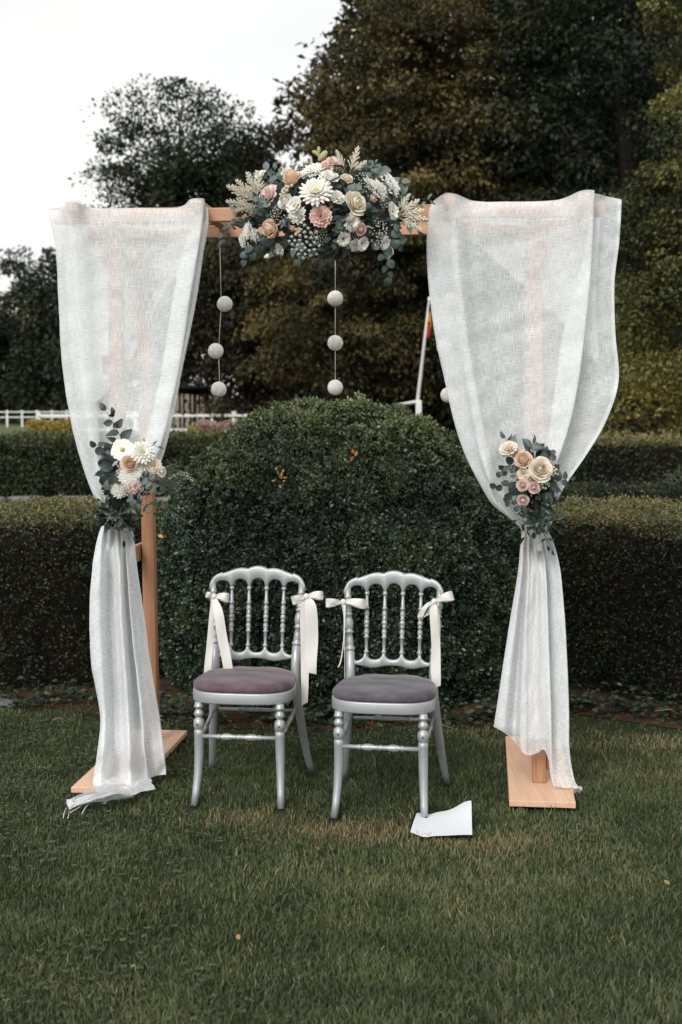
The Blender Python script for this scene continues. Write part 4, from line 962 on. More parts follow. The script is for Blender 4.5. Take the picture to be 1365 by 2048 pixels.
bow('ivory bow on the left post of the left chair, tail touching mauve cushion', 5.595, 428, 1193,
    [simple_loop(428, 1193, 412, 1189, 6, 11), simple_loop(430, 1193, 459, 1196, 6, 18)],
    [[(427, 1196, -.01, 8, 0), (424, 1230, -.03, 10, 0), (420, 1290, -.03, 13, 0), (416, 1335, -.03, 15, 0), (414, 1372, .0, 16, 8)],
     [(429, 1197, -.015, 10, 0), (437, 1225, -.04, 19, -15), (445, 1275, -.045, 20, -15), (453, 1315, -.045, 20, -14), (459, 1352, -.04, 20, -14)]])
bow('ivory bow on the right post of the left chair, two long hanging tails', 5.535, 613, 1193,
    [simple_loop(611, 1194, 584, 1202, 7, 17), simple_loop(616, 1192, 647, 1191, 7, 17)],
    [[(618, 1196, -.012, 10, 0), (622, 1215, -.03, 24, 3), (624, 1270, -.03, 26, 0), (622, 1320, -.03, 25, 0), (625, 1347, -.03, 17, 12)],
     [(609, 1197, -.008, 9, 0), (609, 1220, -.015, 17, 0), (610, 1290, -.015, 17, 0), (610, 1360, -.015, 16, 0), (610, 1408, -.012, 14, -30)]])
bow('ivory bow on the left post of the right chair, thin tails seen edge on', 5.490, 687, 1204,
    [simple_loop(685, 1205, 652, 1206, 6, 17), simple_loop(689, 1203, 733, 1209, 6, 19)],
    [[(687, 1207, -.012, 9, 10), (690, 1230, -.03, 5, 60), (690, 1290, -.03, 4, 70), (690, 1360, -.03, 3.5, 70)],
     [(686, 1207, -.014, 6, 0), (689, 1240, -.025, 4, 50), (687, 1290, -.03, 3.5, 60), (681, 1325, -.03, 3, 50), (676, 1335, -.03, 2, 30)]])
bow('ivory bow on the right post of the right chair, right loop raised', 5.425, 869, 1203,
    [simple_loop(872, 1201, 907, 1191, 6, 19), [(868, 1204, -.01, 6, 60), (858, 1208, -.03, 8, 50), (846, 1222, -.03, 10, 40), (841, 1234, -.02, 12, 0), (848, 1236, .0, 9, -40), (860, 1222, .01, 8, 40), (867, 1208, 0, 6, 50)]],
    [[(867, 1205, -.012, 11, 0), (868, 1230, -.03, 17, 0), (872, 1290, -.03, 18, 0), (872, 1340, -.03, 20, 5), (874, 1374, -.03, 17, -22)],
     [(871, 1206, -.008, 8, 0), (876, 1240, -.012, 10, 20), (876, 1290, -.012, 11, 10), (878, 1345, -.012, 8, 5)]])

# ================================================================== PAPER
M_paper = pmat('white_paper', (.62, .66, .68), rough=.7, var=.02, scale=4, spec=.2)
V = []; Fc = []; n = 20
c00, c10, c11, c01 = G(834, 1629, .02), G(943, 1622, .035), G(945, 1672, .035), G(821, 1668, .026)
for j in range(n+1):
    for i in range(n+1):
        s, t = i/n, j/n; p = c00*(1-s)*(1-t)+c10*s*(1-t)+c11*s*t+c01*(1-s)*t
        p.z += .045*math.exp(-((s-.97)/.30)**2-((t-.0)/.45)**2) + .004*math.sin(s*5+t*3) - .006*math.exp(-((s-.24)/.1)**2) + .006*math.exp(-((s-0)/.08)**2)
        p.z = max(p.z, .016); V.append(p)
Fc = [(j*(n+1)+i, (j+1)*(n+1)+i, (j+1)*(n+1)+i+1, j*(n+1)+i+1) for j in range(n) for i in range(n)]
nv = len(V); V += [p-Vector((0, 0, .0008)) for p in V]; Fc += [tuple(nv+q for q in reversed(f)) for f in Fc]
tag(obj('paper_sheet', V, Fc, M_paper), 'curled blank white sheet of paper under the front foot of the right chair', 'paper')
# ================================================================== FLOWERS
def petmat(nm, c, c2, tr=.25): return pmat(nm, c, rough=.6, c2=c2, var=.1, scale=25, transl=tr, spec=.25)
M_wh = petmat('white_petal', s2l((238, 236, 230)), s2l((248, 246, 240))); M_cream = petmat('cream_petal', s2l((236, 226, 208)), s2l((244, 236, 222)))
M_peach = petmat('peach_petal', s2l((240, 214, 192)), s2l((246, 226, 208))); M_blush = petmat('blush_petal', s2l((238, 214, 206)), s2l((244, 224, 216)))
M_dusty = petmat('dusty_pink_petal', s2l((222, 188, 178)), s2l((232, 202, 192))); M_green = petmat('green_bud', s2l((170, 170, 125)), s2l((200, 198, 155)))
M_greyb = petmat('grey_brunia', s2l((150, 156, 150)), s2l((184, 188, 180)), .05); M_berry = petmat('pale_berry', s2l((196, 186, 160)), s2l((220, 212, 190)), .05)
M_eye = petmat('flower_eye', s2l((150, 150, 80)), s2l((190, 180, 110)), .05); M_astil = petmat('astilbe_cream', s2l((248, 242, 230)), s2l((252, 248, 238)))
M_euc = pmat('eucalyptus_leaf', s2l((78, 93, 90)), rough=.55, c2=s2l((116, 130, 126)), scale=14, var=.15, spec=.35, transl=.08)
M_eucd = pmat('dark_eucalyptus_leaf', s2l((42, 54, 53)), rough=.5, c2=s2l((70, 84, 80)), scale=14, var=.15, spec=.4, transl=.05)
M_rusc = pmat('ruscus_leaf', s2l((26, 42, 36)), rough=.4, c2=s2l((50, 70, 58)), scale=14, spec=.45, transl=.05)
M_stem = pmat('green_stem', s2l((62, 72, 50)), rough=.6)
def petal_rows(V, Fc, phi0, span, r0, r1, h, pw=1.0, curl=0, nx=5, nz=5, z0=0, ruf=0, rf=3, ph=0, point=0, close=0):
    base = len(V)
    for j in range(nz):
        t = j/(nz-1); wdt = math.sin(math.pi*(.18+.62*t))*1.0 if not point else (math.sin(math.pi*(t*.92+.04))**.7)
        for i in range(nx):
            a = 2*i/(nx-1)-1; phi = phi0+a*span*.5*wdt
            r = (r0+(r1-r0)*t**pw)*(1-close*max(0, (t-.5)/.5)**1.6) + curl*max(0, t-.6)*2 + ruf*t*math.sin(a*rf*3+ph); z = z0+h*(t-.22*t*a*a) - curl*max(0, t-.7)*1.5+ruf*.8*t*math.cos(a*rf*2.3+ph)
            V.append((r*math.cos(phi), r*math.sin(phi), z))
    for j in range(nz-1):
        for i in range(nx-1): Fc.append((base+j*nx+i, base+j*nx+i+1, base+(j+1)*nx+i+1, base+(j+1)*nx+i))
def make_rose(nm, m, openness=1, seed=0):
    """unit rose, radius about 1, facing +Z"""
    g = random.Random(seed); V = []; Fc = []
    V0, F0 = uvsphere((0, 0, .2), .05, 6, 8, 1, 1, 1.8); V += V0; Fc += F0
    k = 0
    for ring, (r, h, span, n, lean, curl, z0) in enumerate([(.10, .72, 3.2, 2, .02, .0, .05), (.17, .78, 2.8, 3, .03, .0, .04), (.25, .82, 2.5, 3, .04, .0, .03), (.34, .84, 2.2, 4, .05, .0, .02), (.43, .82, 2.0, 4, .08, .02, .0), (.51, .78, 1.9, 5, .14*openness, .05, -.05), (.58, .70, 1.8, 5, .22*openness, .08, -.12), (.63, .56, 1.7, 5, .32*openness, .12, -.2)]):
        for i in range(n):
            phi = ring*.9+2*math.pi*i/n+g.uniform(-.15, .15); rr = r*(1+.14*(i % 2))
            petal_rows(V, Fc, phi, span, rr*.55, rr+lean, h*g.uniform(.94, 1.05), .7, curl, 7, 6, z0, .012, 2, g.random()*6, 0, (.8, .6, .45, .32, .2, .08, 0, 0)[ring])
    return mesh(nm, V, Fc, m)
def make_lisi(nm, m, seed=0, dense=1):
    g = random.Random(seed); V = []; Fc = []
    for ring, (r0, r1, h, n, sp_) in enumerate([(.1, .28, .7, 3, 2.0), (.14, .5, .68, 4, 1.9), (.16, .75, .55, 5, 1.7), (.18, .95, .35, 6, 1.5)][(0 if dense else 2):]):
        for i in range(n): petal_rows(V, Fc, ring*.7+2*math.pi*i/n+g.uniform(-.2, .2), sp_, r0, r1, h, .8, .05, 8, 6, -.05*ring, .07, 2.4, g.random()*6)
    return mesh(nm, V, Fc, m)
def make_dahlia(nm, m, seed=0, layers=((.12, .45, .55, 9), (.14, .70, .48, 13), (.16, .9, .32, 16), (.16, 1.0, .12, 18), (.16, .98, -.06, 16))):
    g = random.Random(seed); V = []; Fc = []
    for ring, (r0, r1, h, n) in enumerate(layers):
        for i in range(n): petal_rows(V, Fc, ring*.37+2*math.pi*i/n+g.uniform(-.06, .06), 5.6/n*(1.0 if ring else 1.3), r0, r1*g.uniform(.9, 1.06), h, .8, .0, 3, 6, .1-.03*ring, 0, 1, 0, 1)
    return mesh(nm, V, Fc, m)
def make_daisy(nm, m, seed=0):
    g = random.Random(seed); V = []; Fc = []
    for ring in range(2):
        for i in range(10): petal_rows(V, Fc, ring*.31+2*math.pi*i/10+g.uniform(-.07, .07), 1.0, .12, .98*g.uniform(.9, 1.05), .12-.08*ring, .9, 0, 4, 5, .05, .02, 2, g.random()*6, 1)
    return mesh(nm, V, Fc, m)
def make_carn(nm, m, seed=0):
    g = random.Random(seed); V = []; Fc = []
    for i in range(34):
        el = g.uniform(.0, 1.4); phi = i*2.4; rr = .95*math.cos(el*.8)*g.uniform(.6, 1); petal_rows(V, Fc, phi, 1.1, .08, rr, .25+.6*math.sin(el), .9, .05, 6, 4, 0, .10, 3.5, g.random()*6)
    return mesh(nm, V, Fc, m)
def blob(c, r): 
    c = Vector(c); return [c+Vector(q)*r for q in ((1, 0, 0), (0, 1, 0), (-1, 0, 0), (0, -1, 0), (0, 0, 1), (0, 0, -1), (.6, .6, .6), (-.6, -.6, .6), (.6, -.6, .6), (-.6, .6, .6))], [(0, 6, 4), (6, 1, 4), (1, 9, 4), (9, 2, 4), (2, 7, 4), (7, 3, 4), (3, 8, 4), (8, 0, 4), (0, 1, 6), (1, 2, 9), (2, 3, 7), (3, 0, 8), (1, 0, 5), (2, 1, 5), (3, 2, 5), (0, 3, 5)]
def make_cluster(nm, m, n, r, seed=0, flat=.6, petal=False):
    g = random.Random(seed); mb = MB()
    for i in range(n):
        a = i*2.4; q = math.sqrt((i+.5)/n); c = (q*math.cos(a)+g.gauss(0, .05), q*math.sin(a)+g.gauss(0, .05), flat*math.sqrt(max(1-q*q, 0))+g.gauss(0, .05))
        if petal:
            for k in range(4):
                th = k*math.pi/2+a; V = [(c[0], c[1], c[2]), (c[0]+r*math.cos(th-.5), c[1]+r*math.sin(th-.5), c[2]+r*.3), (c[0]+r*1.3*math.cos(th), c[1]+r*1.3*math.sin(th), c[2]+r*.35), (c[0]+r*math.cos(th+.5), c[1]+r*math.sin(th+.5), c[2]+r*.3)]
                mb.add(V, [(0, 1, 2, 3)])
        else: mb.add(*(uvsphere(c, r, 6, 8) if n < 40 else blob(c, r)))
    return mesh(nm, mb.V, mb.F, m)
def make_brunia(nm, m):
    g = random.Random(5); mb = MB()
    for i in range(34):
        a = i*2.4; q = math.sqrt((i+.5)/34); c = Vector((q*math.cos(a), q*math.sin(a), .5*math.sqrt(max(1-q*q, 0))+g.gauss(0, .03))); mb.add(*uvsphere(c, .10, 5, 7))
        for k in range(9):
            d = Vector((g.gauss(0, 1), g.gauss(0, 1), g.gauss(0, 1))).normalized(); s = d.orthogonal().normalized()*.018; mb.add([c+d*.07-s, c+d*.07+s, c+d*.17], [(0, 1, 2)])
    return mesh(nm, mb.V, mb.F, m)
def make_plume(nm, m, seed=0):
    """astilbe plume along +Z, length 1"""
    g = random.Random(seed); mb = MB(); mb.add(*tube([(0, 0, 0), (.02, 0, .5), (0, 0, 1)], [.012, .008, .003], 5))
    for i in range(26):
        t = .12+.86*i/26; l = .34*(1-t)**.8+.03; a = i*2.4; d = Vector((math.cos(a), math.sin(a)*.6, .75)).normalized()
        for k in range(max(int(l/.022), 2)):
            p = Vector((0, 0, t))+d*(l*(k+1)/max(int(l/.022), 2)); 
            for _ in range(3):
                e = Vector((g.gauss(0, 1), g.gauss(0, 1), g.gauss(0, 1))).normalized()*.034; f = e.orthogonal().normalized()*.020; mb.add([p-e, p-f, p+e*1.2, p+f], [(0, 1, 2, 3)])
        mb.add(*tube([(0, 0, t), Vector((0, 0, t))+d*l], .004, 3, False))
    return mesh(nm, mb.V, mb.F, m)
def make_leaf(nm, m, kind):
    """leaf with base at origin, along +Y, upper side +Z, length 1"""
    V = []; Fc = []; n = 8
    for j in range(n+1):
        t = j/n
        if kind == 'round': w_ = .47*math.sqrt(max(1-(2*t-1)**2, 0))+.015
        elif kind == 'oval': w_ = .30*math.sin(math.pi*t**.85)**.9+.01
        elif kind == 'thin': w_ = .15*math.sin(math.pi*t**.85)+.008
        elif kind == 'point': w_ = .33*math.sin(math.pi*t**.7)**.85*(1-.15*t)+.008
        else: w_ = .19*math.sin(math.pi*t**.75)**1.0+.008
        zc = .10*math.sin(math.pi*t)*1 - .10*t*t
        for s in (-1, -.5, 0, .5, 1): V.append((s*w_, t, zc+.16*abs(s)*w_+(.02 if s else 0)))
    for j in range(n):
        for i in range(4): Fc.append((j*5+i, j*5+i+1, (j+1)*5+i+1, (j+1)*5+i))
    me = mesh(nm, V, Fc, m)
    return me
ROSE = {k: make_rose('rose_'+k, m, op, i) for i, (k, m, op) in enumerate([('white', M_wh, 1), ('cream', M_cream, 1.1), ('peach', M_peach, .6), ('blush', M_blush, .9), ('dusty', M_dusty, .8)])}
LISI = {k: make_lisi('lisianthus_'+k, m, i) for i, (k, m) in enumerate([('white', M_wh), ('blush', M_blush), ('dusty', M_dusty), ('cream', M_cream)])}
OPEN = make_lisi('open_lisianthus', M_wh, 9, 0)
DAHL = make_dahlia('dahlia_bloom', M_wh, 1); DAIS = make_daisy('daisy_bloom', M_wh, 2); CARN = make_carn('carnation_bloom', M_wh, 3)
GYP = make_cluster('gypsophila_heads', M_wh, 60, .045, 4, .7); STOCK = make_cluster('stock_florets', M_wh, 30, .27, 6, .7, True); BERR = make_cluster('berries', M_berry, 9, .26, 7, .5)
BRUN = make_brunia('brunia_heads', M_greyb); PLUME = make_plume('astilbe_plume', M_astil, 8)
EYE = mesh('eye', *uvsphere((0, 0, .12), .2, 6, 10, 1, 1, .6), M_eye)
BUD = mesh('bud', *uvsphere((0, 0, 0), 1, 8, 10, .55, .55, 1), M_wh); BUDG = mesh('green_bud', *uvsphere((0, 0, 0), 1, 8, 10, .5, .5, 1), M_green)
LEAF = {(k, c): make_leaf('leaf_'+k, m, k) for k in ('round', 'oval', 'thin', 'point', 'rusc') for c, m in (('l', M_euc), ('d', M_eucd), ('r', M_rusc))}
NLEAF = 0
def face_q(px, py, cx, cy, k=.012, up=.25, spin=None):
    d = Vector(((px-cx)*k, -1, -(py-cy)*k+up)).normalized(); q = d.to_track_quat('Z', 'Y'); return q @ Quaternion((0, 0, 1), rnd.uniform(0, 6.28) if spin is None else spin)
def flower(root, me, name, x, y, v, dpx, ctr, label=None, eye=False, k=.012, up=.25, spin=None, zs=1):
    p = PV(x, y, v); s = (1.02 if name == 'rose' else 1.14)*dpx/2*p.y/F; o = inst(name, me, root, p, face_q(x, y, *ctr, k=k, up=up, spin=spin), (s, s, s*zs))
    if label: o['label'] = label
    if eye:
        e = bpy.data.objects.new('flower_centre', EYE); col.objects.link(e); e.parent = o
    return o
def sprig(root, pts, kind, colr, size, n, name='eucalyptus_sprig', pair=False, facing=.8, taper=.35, lab=None):
    """stem through picture places (x, y, v); leaves of `size` px set along it"""
    global NLEAF
    C = [PV(*p) for p in pts]; Cc = [Vector(c) for c in catmull(C, 8)]
    st = obj(name, *tube(Cc, [.0016*(1-.6*i/len(Cc)) for i in range(len(Cc))], 5), M_stem, root)
    if lab: st['label'] = lab
    if kind == 'point' or kind == 'rusc': facing *= 1
    for i in range(n):
        t = (i+.6)/n; f = t*(len(Cc)-1); i0 = min(int(f), len(Cc)-2); p = Cc[i0].lerp(Cc[i0+1], f-i0); tan = (Cc[i0+1]-Cc[i0]).normalized()
        view = Vector((0, -1, .25)); side = tan.cross(view).normalized()
        for sgn in ((1, -1) if pair else ((1,) if i % 2 else (-1,))):
            ax = (tan*rnd.uniform(.3, .8)+side*sgn*rnd.uniform(.6, 1.1)+Vector((rnd.gauss(0, .2), rnd.gauss(0, .25), rnd.gauss(0, .2)))).normalized()
            if i == n-1 and not pair: ax = (tan+side*.1*sgn).normalized()
            nn = (view*facing+Vector((rnd.gauss(0, .45), rnd.gauss(0, .3), rnd.gauss(0, .45)+.15))).normalized()
            z_ = (nn-ax*nn.dot(ax)).normalized(); x_ = ax.cross(z_); q = Matrix((x_, ax, z_)).transposed().to_quaternion()
            s = size*(1-taper*t)*rnd.uniform(.85, 1.15)*p.y/F
            inst('leaf', LEAF[(kind, colr)], st, p, q, s); NLEAF += 1
    return st
def filler(root, cx, cy, rx, ry, n, v0, v1, size, m, name='greenery'):
    a = rng.uniform(0, 6.28, n); q = np.sqrt(rng.uniform(0, 1, n)); px = cx+rx*q*np.cos(a); py = cy+ry*q*np.sin(a)
    C = np.array([tuple(PV(float(x), float(y), float(v))) for x, y, v in zip(px, py, rng.uniform(v0, v1, n))])
    ax = np.c_[(px-cx)/rx, rng.normal(-.2, .3, n), -(py-cy)/ry]+rng.normal(0, .5, (n, 3)); no = np.c_[rng.normal(0, .5, n), -np.ones(n), rng.normal(.3, .5, n)]
    o = leaf_obj(name, C, ax, no, size*rng.uniform(.6, 1.3, n)*5.5/F, .62, rng.uniform(0, 1, n), m, root); o['kind'] = 'stuff'; return o
M_fill = leafmat('greenery_leaves', [s2l((24, 32, 28)), s2l((46, 58, 54)), s2l((84, 98, 92))], rough=.5, spec=.35, transl=.08)

# ------------------------------------------------ top arrangement
c0 = (645, 425)
top = thing('flower_arrangement', PV(645, 470, .12), 'big arrangement of white and peach flowers with eucalyptus on the middle of the beam', 'flower arrangement')
filler(top, 645, 425, 150, 70, 520, .0, .20, 26, M_fill)
filler(top, 650, 430, 175, 84, 170, .05, .22, 22, M_fill, 'outer_greenery')
D = lambda *a, **k: flower(top, *a, **k)
D(DAHL, 'dahlia', 633, 386, -.10, 62, c0, 'large white dahlia', eye=True, spin=.3)
D(ROSE['cream'], 'rose', 709, 409, -.09, 46, c0, 'open cream rose', spin=1)
D(ROSE['white'], 'rose', 573, 404, -.06, 32, c0); D(OPEN, 'lisianthus', 590, 411, -.085, 32, c0, 'white lisianthus with a dark eye', eye=True)
D(LISI['blush'], 'lisianthus', 540, 393, -.03, 44, c0, 'blush pink lisianthus'); D(ROSE['peach'], 'rose', 586, 361, -.05, 42, c0, 'pale peach rose tilted upwards', up=.9, zs=1.2)
D(ROSE['peach'], 'rose', 546, 457, -.06, 42, c0, 'deep peach rose', zs=1.2, spin=2); D(LISI['dusty'], 'lisianthus', 642, 433, -.11, 40, c0, 'dusty pink carnation like bloom')
D(CARN, 'carnation', 598, 431, -.08, 38, c0); D(CARN, 'carnation', 700, 445, -.10, 36, c0); D(LISI['white'], 'lisianthus', 675, 396, -.08, 28, c0)
D(LISI['white'], 'lisianthus', 659, 357, -.05, 38, c0, up=.7); D(STOCK, 'stock', 629, 347, -.02, 34, c0); D(STOCK, 'stock', 612, 352, .02, 22, c0); D(ROSE['cream'], 'rose', 693, 359, -.03, 24, c0)
D(LISI['blush'], 'lisianthus', 651, 336, .0, 30, c0, up=.5); D(LISI['blush'], 'lisianthus', 666, 326, .02, 30, c0, up=.7)
D(ROSE['peach'], 'rose', 745, 398, -.05, 18, c0); D(ROSE['dusty'], 'rose', 720, 459, -.09, 26, c0); D(BRUN, 'brunia_head', 612, 484, -.08, 58, c0, 'grey green cluster of knobbly brunia heads', k=.008)
D(BRUN, 'brunia_head', 640, 474, -.04, 30, c0)
D(STOCK, 'stock', 775, 374, -.03, 40, c0); D(STOCK, 'stock', 752, 383, -.04, 36, c0); D(STOCK, 'stock', 738, 372, -.01, 26, c0)
D(GYP, 'gypsophila', 727, 372, -.04, 46, c0); D(GYP, 'gypsophila', 760, 398, -.05, 40, c0); D(GYP, 'gypsophila', 565, 432, -.07, 44, c0); D(GYP, 'gypsophila', 515, 418, .0, 34, c0); D(GYP, 'gypsophila', 752, 465, -.05, 48, c0); D(GYP, 'gypsophila', 700, 480, -.05, 34, c0)
D(GYP, 'gypsophila', 610, 338, .04, 34, c0); D(GYP, 'gypsophila', 675, 345, .0, 24, c0)
D(OPEN, 'lisianthus', 783, 423, -.05, 32, c0, eye=True); D(OPEN, 'lisianthus', 768, 486, -.03, 26, c0); D(OPEN, 'lisianthus', 724, 487, -.06, 26, c0); D(LISI['white'], 'lisianthus', 710, 490, -.04, 24, c0)
D(OPEN, 'lisianthus', 687, 478, -.05, 26, c0); D(LISI['white'], 'lisianthus', 559, 499, -.02, 24, c0); D(STOCK, 'stock', 503, 462, .0, 28, c0); D(STOCK, 'stock', 492, 480, .02, 24, c0); D(STOCK, 'stock', 514, 470, -.01, 22, c0)
D(ROSE['white'], 'rose', 574, 345, .0, 22, c0); D(BERR, 'berry_cluster', 578, 377, -.07, 22, c0, up=.6); D(BERR, 'berry_cluster', 568, 389, -.07, 16, c0)
D(OPEN, 'lisianthus', 523, 352, .02, 24, c0, up=.8)
for (x, y, l_, ang) in [(700, 344, 52, 20), (690, 338, 40, -25), (706, 342, 34, 55)]:
    p = PV(x, y, .0); inst('astilbe', PLUME, top, p, Vector((math.sin(R(ang)), -.15, math.cos(R(ang)))).to_track_quat('Z', 'Y'), l_*p.y/F)
for (x, y, l_, ang) in [(515, 405, 68, -62), (512, 400, 55, -45), (510, 412, 58, -82), (518, 396, 55, -25), (520, 410, 50, -105), (505, 398, 48, -58), (522, 392, 50, -8)]:
    p = PV(x, y, .0); inst('astilbe', PLUME, top, p, Vector((math.sin(R(ang)), -.25, math.cos(R(ang)))).to_track_quat('Z', 'Y'), l_*p.y/F)
for (x, y, l_, ang) in [(800, 430, 50, 80), (798, 425, 48, 60), (805, 432, 52, 100), (800, 436, 50, 120), (795, 420, 40, 40)]:
    p = PV(x, y, .0); inst('astilbe', PLUME, top, p, Vector((math.sin(R(ang)), -.25, math.cos(R(ang)))).to_track_quat('Z', 'Y'), l_*p.y/F)
for (x, y, l_, ang) in [(646, 312, 13, 40), (632, 306, 8, -60), (638, 300, 7, 0), (636, 309, 7, -40)]:
    p = PV(x, y, .03); inst('bud', BUDG, top, p, Vector((math.sin(R(ang)), -.1, math.cos(R(ang)))).to_track_quat('Z', 'Y'), l_*p.y/F)
obj('stem', *tube([PV(650, 340, .05), PV(646, 322, .03), PV(633, 308, .03)], .002, 5), M_stem, top)
for (x, y, l_, ang) in [(537, 512, 9, 70), (777, 508, 12, 10), (783, 502, 9, -20)]:
    p = PV(x, y, .0); inst('bud', BUD, top, p, Vector((math.sin(R(ang)), -.3, math.cos(R(ang)))).to_track_quat('Z', 'Y'), l_*p.y/F)
S = lambda pts, kind, c, size, n, **k: sprig(top, pts, kind, c, size, n, **k)
S([(505, 440, .05), (480, 447, .03), (462, 452, .02), (448, 472, .02), (443, 485, .02)], 'round', 'd', 17, 10, lab='trailing eucalyptus sprig at the lower left end')
S([(530, 470, .0), (508, 496, .0), (492, 520, .0)], 'round', 'd', 24, 7); S([(560, 480, .0), (553, 500, -.02), (550, 515, 0)], 'round', 'd', 20, 5)
S([(590, 490, -.02), (594, 504, -.02), (596, 520, -.01)], 'round', 'l', 20, 4); S([(625, 490, 0), (636, 512, -.01), (641, 530, 0)], 'oval', 'd', 24, 6)
S([(660, 480, -.02), (650, 505, -.02), (656, 522, 0)], 'oval', 'd', 24, 4); S([(690, 480, -.02), (698, 510, -.01), (701, 525, 0)], 'oval', 'd', 20, 4)
S([(750, 470, .0), (768, 500, -.02), (776, 530, -.01), (777, 557, 0)], 'round', 'd', 23, 8, lab='longest eucalyptus sprig trailing below the right side')
S([(780, 470, .0), (792, 480, .0), (800, 492, .0)], 'round', 'd', 22, 4)
S([(545, 380, .03), (535, 358, .03), (534, 340, .04)], 'oval', 'l', 30, 5); S([(530, 385, .03), (514, 362, .02), (504, 352, .03)], 'oval', 'l', 26, 5); S([(556, 370, .02), (552, 350, .03), (550, 338, .03)], 'oval', 'l', 24, 4)
S([(580, 360, .03), (586, 344, .03), (590, 334, .04)], 'round', 'l', 18, 4)
S([(745, 370, .04), (760, 350, .04), (768, 343, .05)], 'round', 'l', 24, 4); S([(770, 390, .03), (788, 372, .03), (806, 366, .04)], 'round', 'l', 26, 5, lab='round leaved eucalyptus at the upper right')
S([(720, 350, .03), (745, 335, .03), (752, 326, .05)], 'thin', 'l', 20, 9); S([(725, 352, .03), (735, 335, .03), (738, 326, .05)], 'thin', 'l', 18, 8)
S([(790, 410, .03), (815, 400, .02), (850, 398, .03), (862, 402, .03)], 'thin', 'l', 20, 6); S([(795, 425, .03), (825, 415, .01), (845, 408, .02)], 'oval', 'l', 18, 7)
S([(780, 440, .0), (810, 450, .0), (838, 462, .0)], 'oval', 'l', 24, 6); S([(790, 400, .0), (800, 390, .0), (815, 388, .0)], 'oval', 'l', 22, 4)
for i in range(24):
    a = rnd.uniform(0, 6.28); q = rnd.uniform(.2, .85); x, y = 645+130*q*math.cos(a), 428+62*q*math.sin(a); x2, y2 = x+30*math.cos(a), y+22*math.sin(a)
    S([(x, y, -.01), ((x+x2)/2, (y+y2)/2, -.04), (x2, y2, -.045)], rnd.choice(['round', 'round', 'oval']), rnd.choice('lld'), rnd.uniform(15, 21), 4)

# ------------------------------------------------ tie bouquets
def ruscus(root, cx, cy, ends, v=-.02):
    for (x, y, n, s) in ends:
        mx_, my_ = (cx+x)/2+rnd.uniform(-4, 4), (cy+y)/2-6; sprig(root, [(cx, cy, v+.03), (mx_, my_, v-.02), (x, y, v)], 'rusc', 'r', s, n, name='ruscus_sprig', taper=.2)
bl = thing('tie_bouquet', PV(245, 1000, .05), 'bouquet with white dahlia, daisy bloom and peach rose tied to the left curtain', 'bouquet', 'bouquets tied to the curtains')
cl = (262, 930)
filler(bl, 250, 945, 46, 48, 150, .03, .10, 20, M_fill); filler(bl, 235, 1030, 32, 20, 110, .02, .10, 20, leafmat('ruscus_greenery', [s2l((16, 28, 24)), s2l((32, 48, 40)), s2l((52, 70, 58))], rough=.45), 'dark_greenery')
E = lambda *a, **k: flower(bl, *a, **k)
E(DAIS, 'daisy', 246, 900, .0, 42, cl, 'white daisy like bloom with green eye', eye=True, k=.004); E(DAHL, 'dahlia', 286, 906, -.02, 46, cl, 'white dahlia', eye=True); E(DAHL, 'dahlia', 292, 926, .0, 34, cl)
E(ROSE['peach'], 'rose', 260, 928, -.03, 38, cl, 'peach rose', zs=1.2); E(ROSE['white'], 'rose', 323, 944, .0, 20, cl); E(LISI['cream'], 'lisianthus', 308, 932, .0, 30, cl)
E(STOCK, 'stock', 254, 952, -.03, 26, cl); E(STOCK, 'stock', 262, 963, -.03, 24, cl); E(STOCK, 'stock', 240, 980, -.01, 26, cl); E(STOCK, 'stock', 272, 944, -.02, 22, cl); E(LISI['dusty'], 'lisianthus', 266, 972, -.03, 30, cl, 'dusty pink lisianthus'); E(GYP, 'gypsophila', 306, 950, 0, 24, cl)
E(BRUN, 'brunia_head', 296, 958, .02, 18, cl)
B1 = lambda pts, kind, c, size, n, **k: sprig(bl, pts, kind, c, size, n, **k)
B1([(248, 900, .05), (240, 870, .04), (226, 845, .03), (210, 818, .03)], 'point', 'd', 30, 7, lab='tall eucalyptus spray rising up the curtain', facing=.7)
B1([(236, 900, .04), (228, 860, .04), (226, 822, .04)], 'point', 'd', 26, 3)
B1([(225, 930, .03), (215, 905, .02), (192, 890, .02)], 'round', 'd', 26, 7); B1([(235, 950, .02), (222, 955, .01), (214, 950, .01)], 'round', 'd', 30, 4); B1([(240, 960, .02), (230, 975, .01), (226, 985, .02)], 'round', 'd', 26, 4); B1([(228, 935, .02), (218, 925, .01), (214, 915, .01)], 'round', 'd', 28, 4)
B1([(285, 950, .0), (300, 960, -.02), (308, 975, -.02)], 'oval', 'l', 22, 6); B1([(280, 960, .0), (290, 975, -.02), (296, 985, 0)], 'oval', 'l', 22, 5); B1([(280, 895, .03), (300, 890, .02), (318, 894, .03)], 'thin', 'd', 20, 4)
ruscus(bl, 238, 1030, [(180, 1010, 4, 22), (170, 1035, 4, 18), (215, 1062, 4, 22), (248, 1085, 4, 22), (268, 1078, 4, 22), (302, 1008, 4, 26), (318, 985, 4, 22), (310, 1028, 4, 24), (205, 1040, 3, 22), (255, 1055, 3, 24), (200, 1000, 3, 20)])
ruscus(bl, 300, 1005, [(380, 1050, 3, 16), (420, 1075, 4, 16), (424, 1110, 3, 14)], .0)
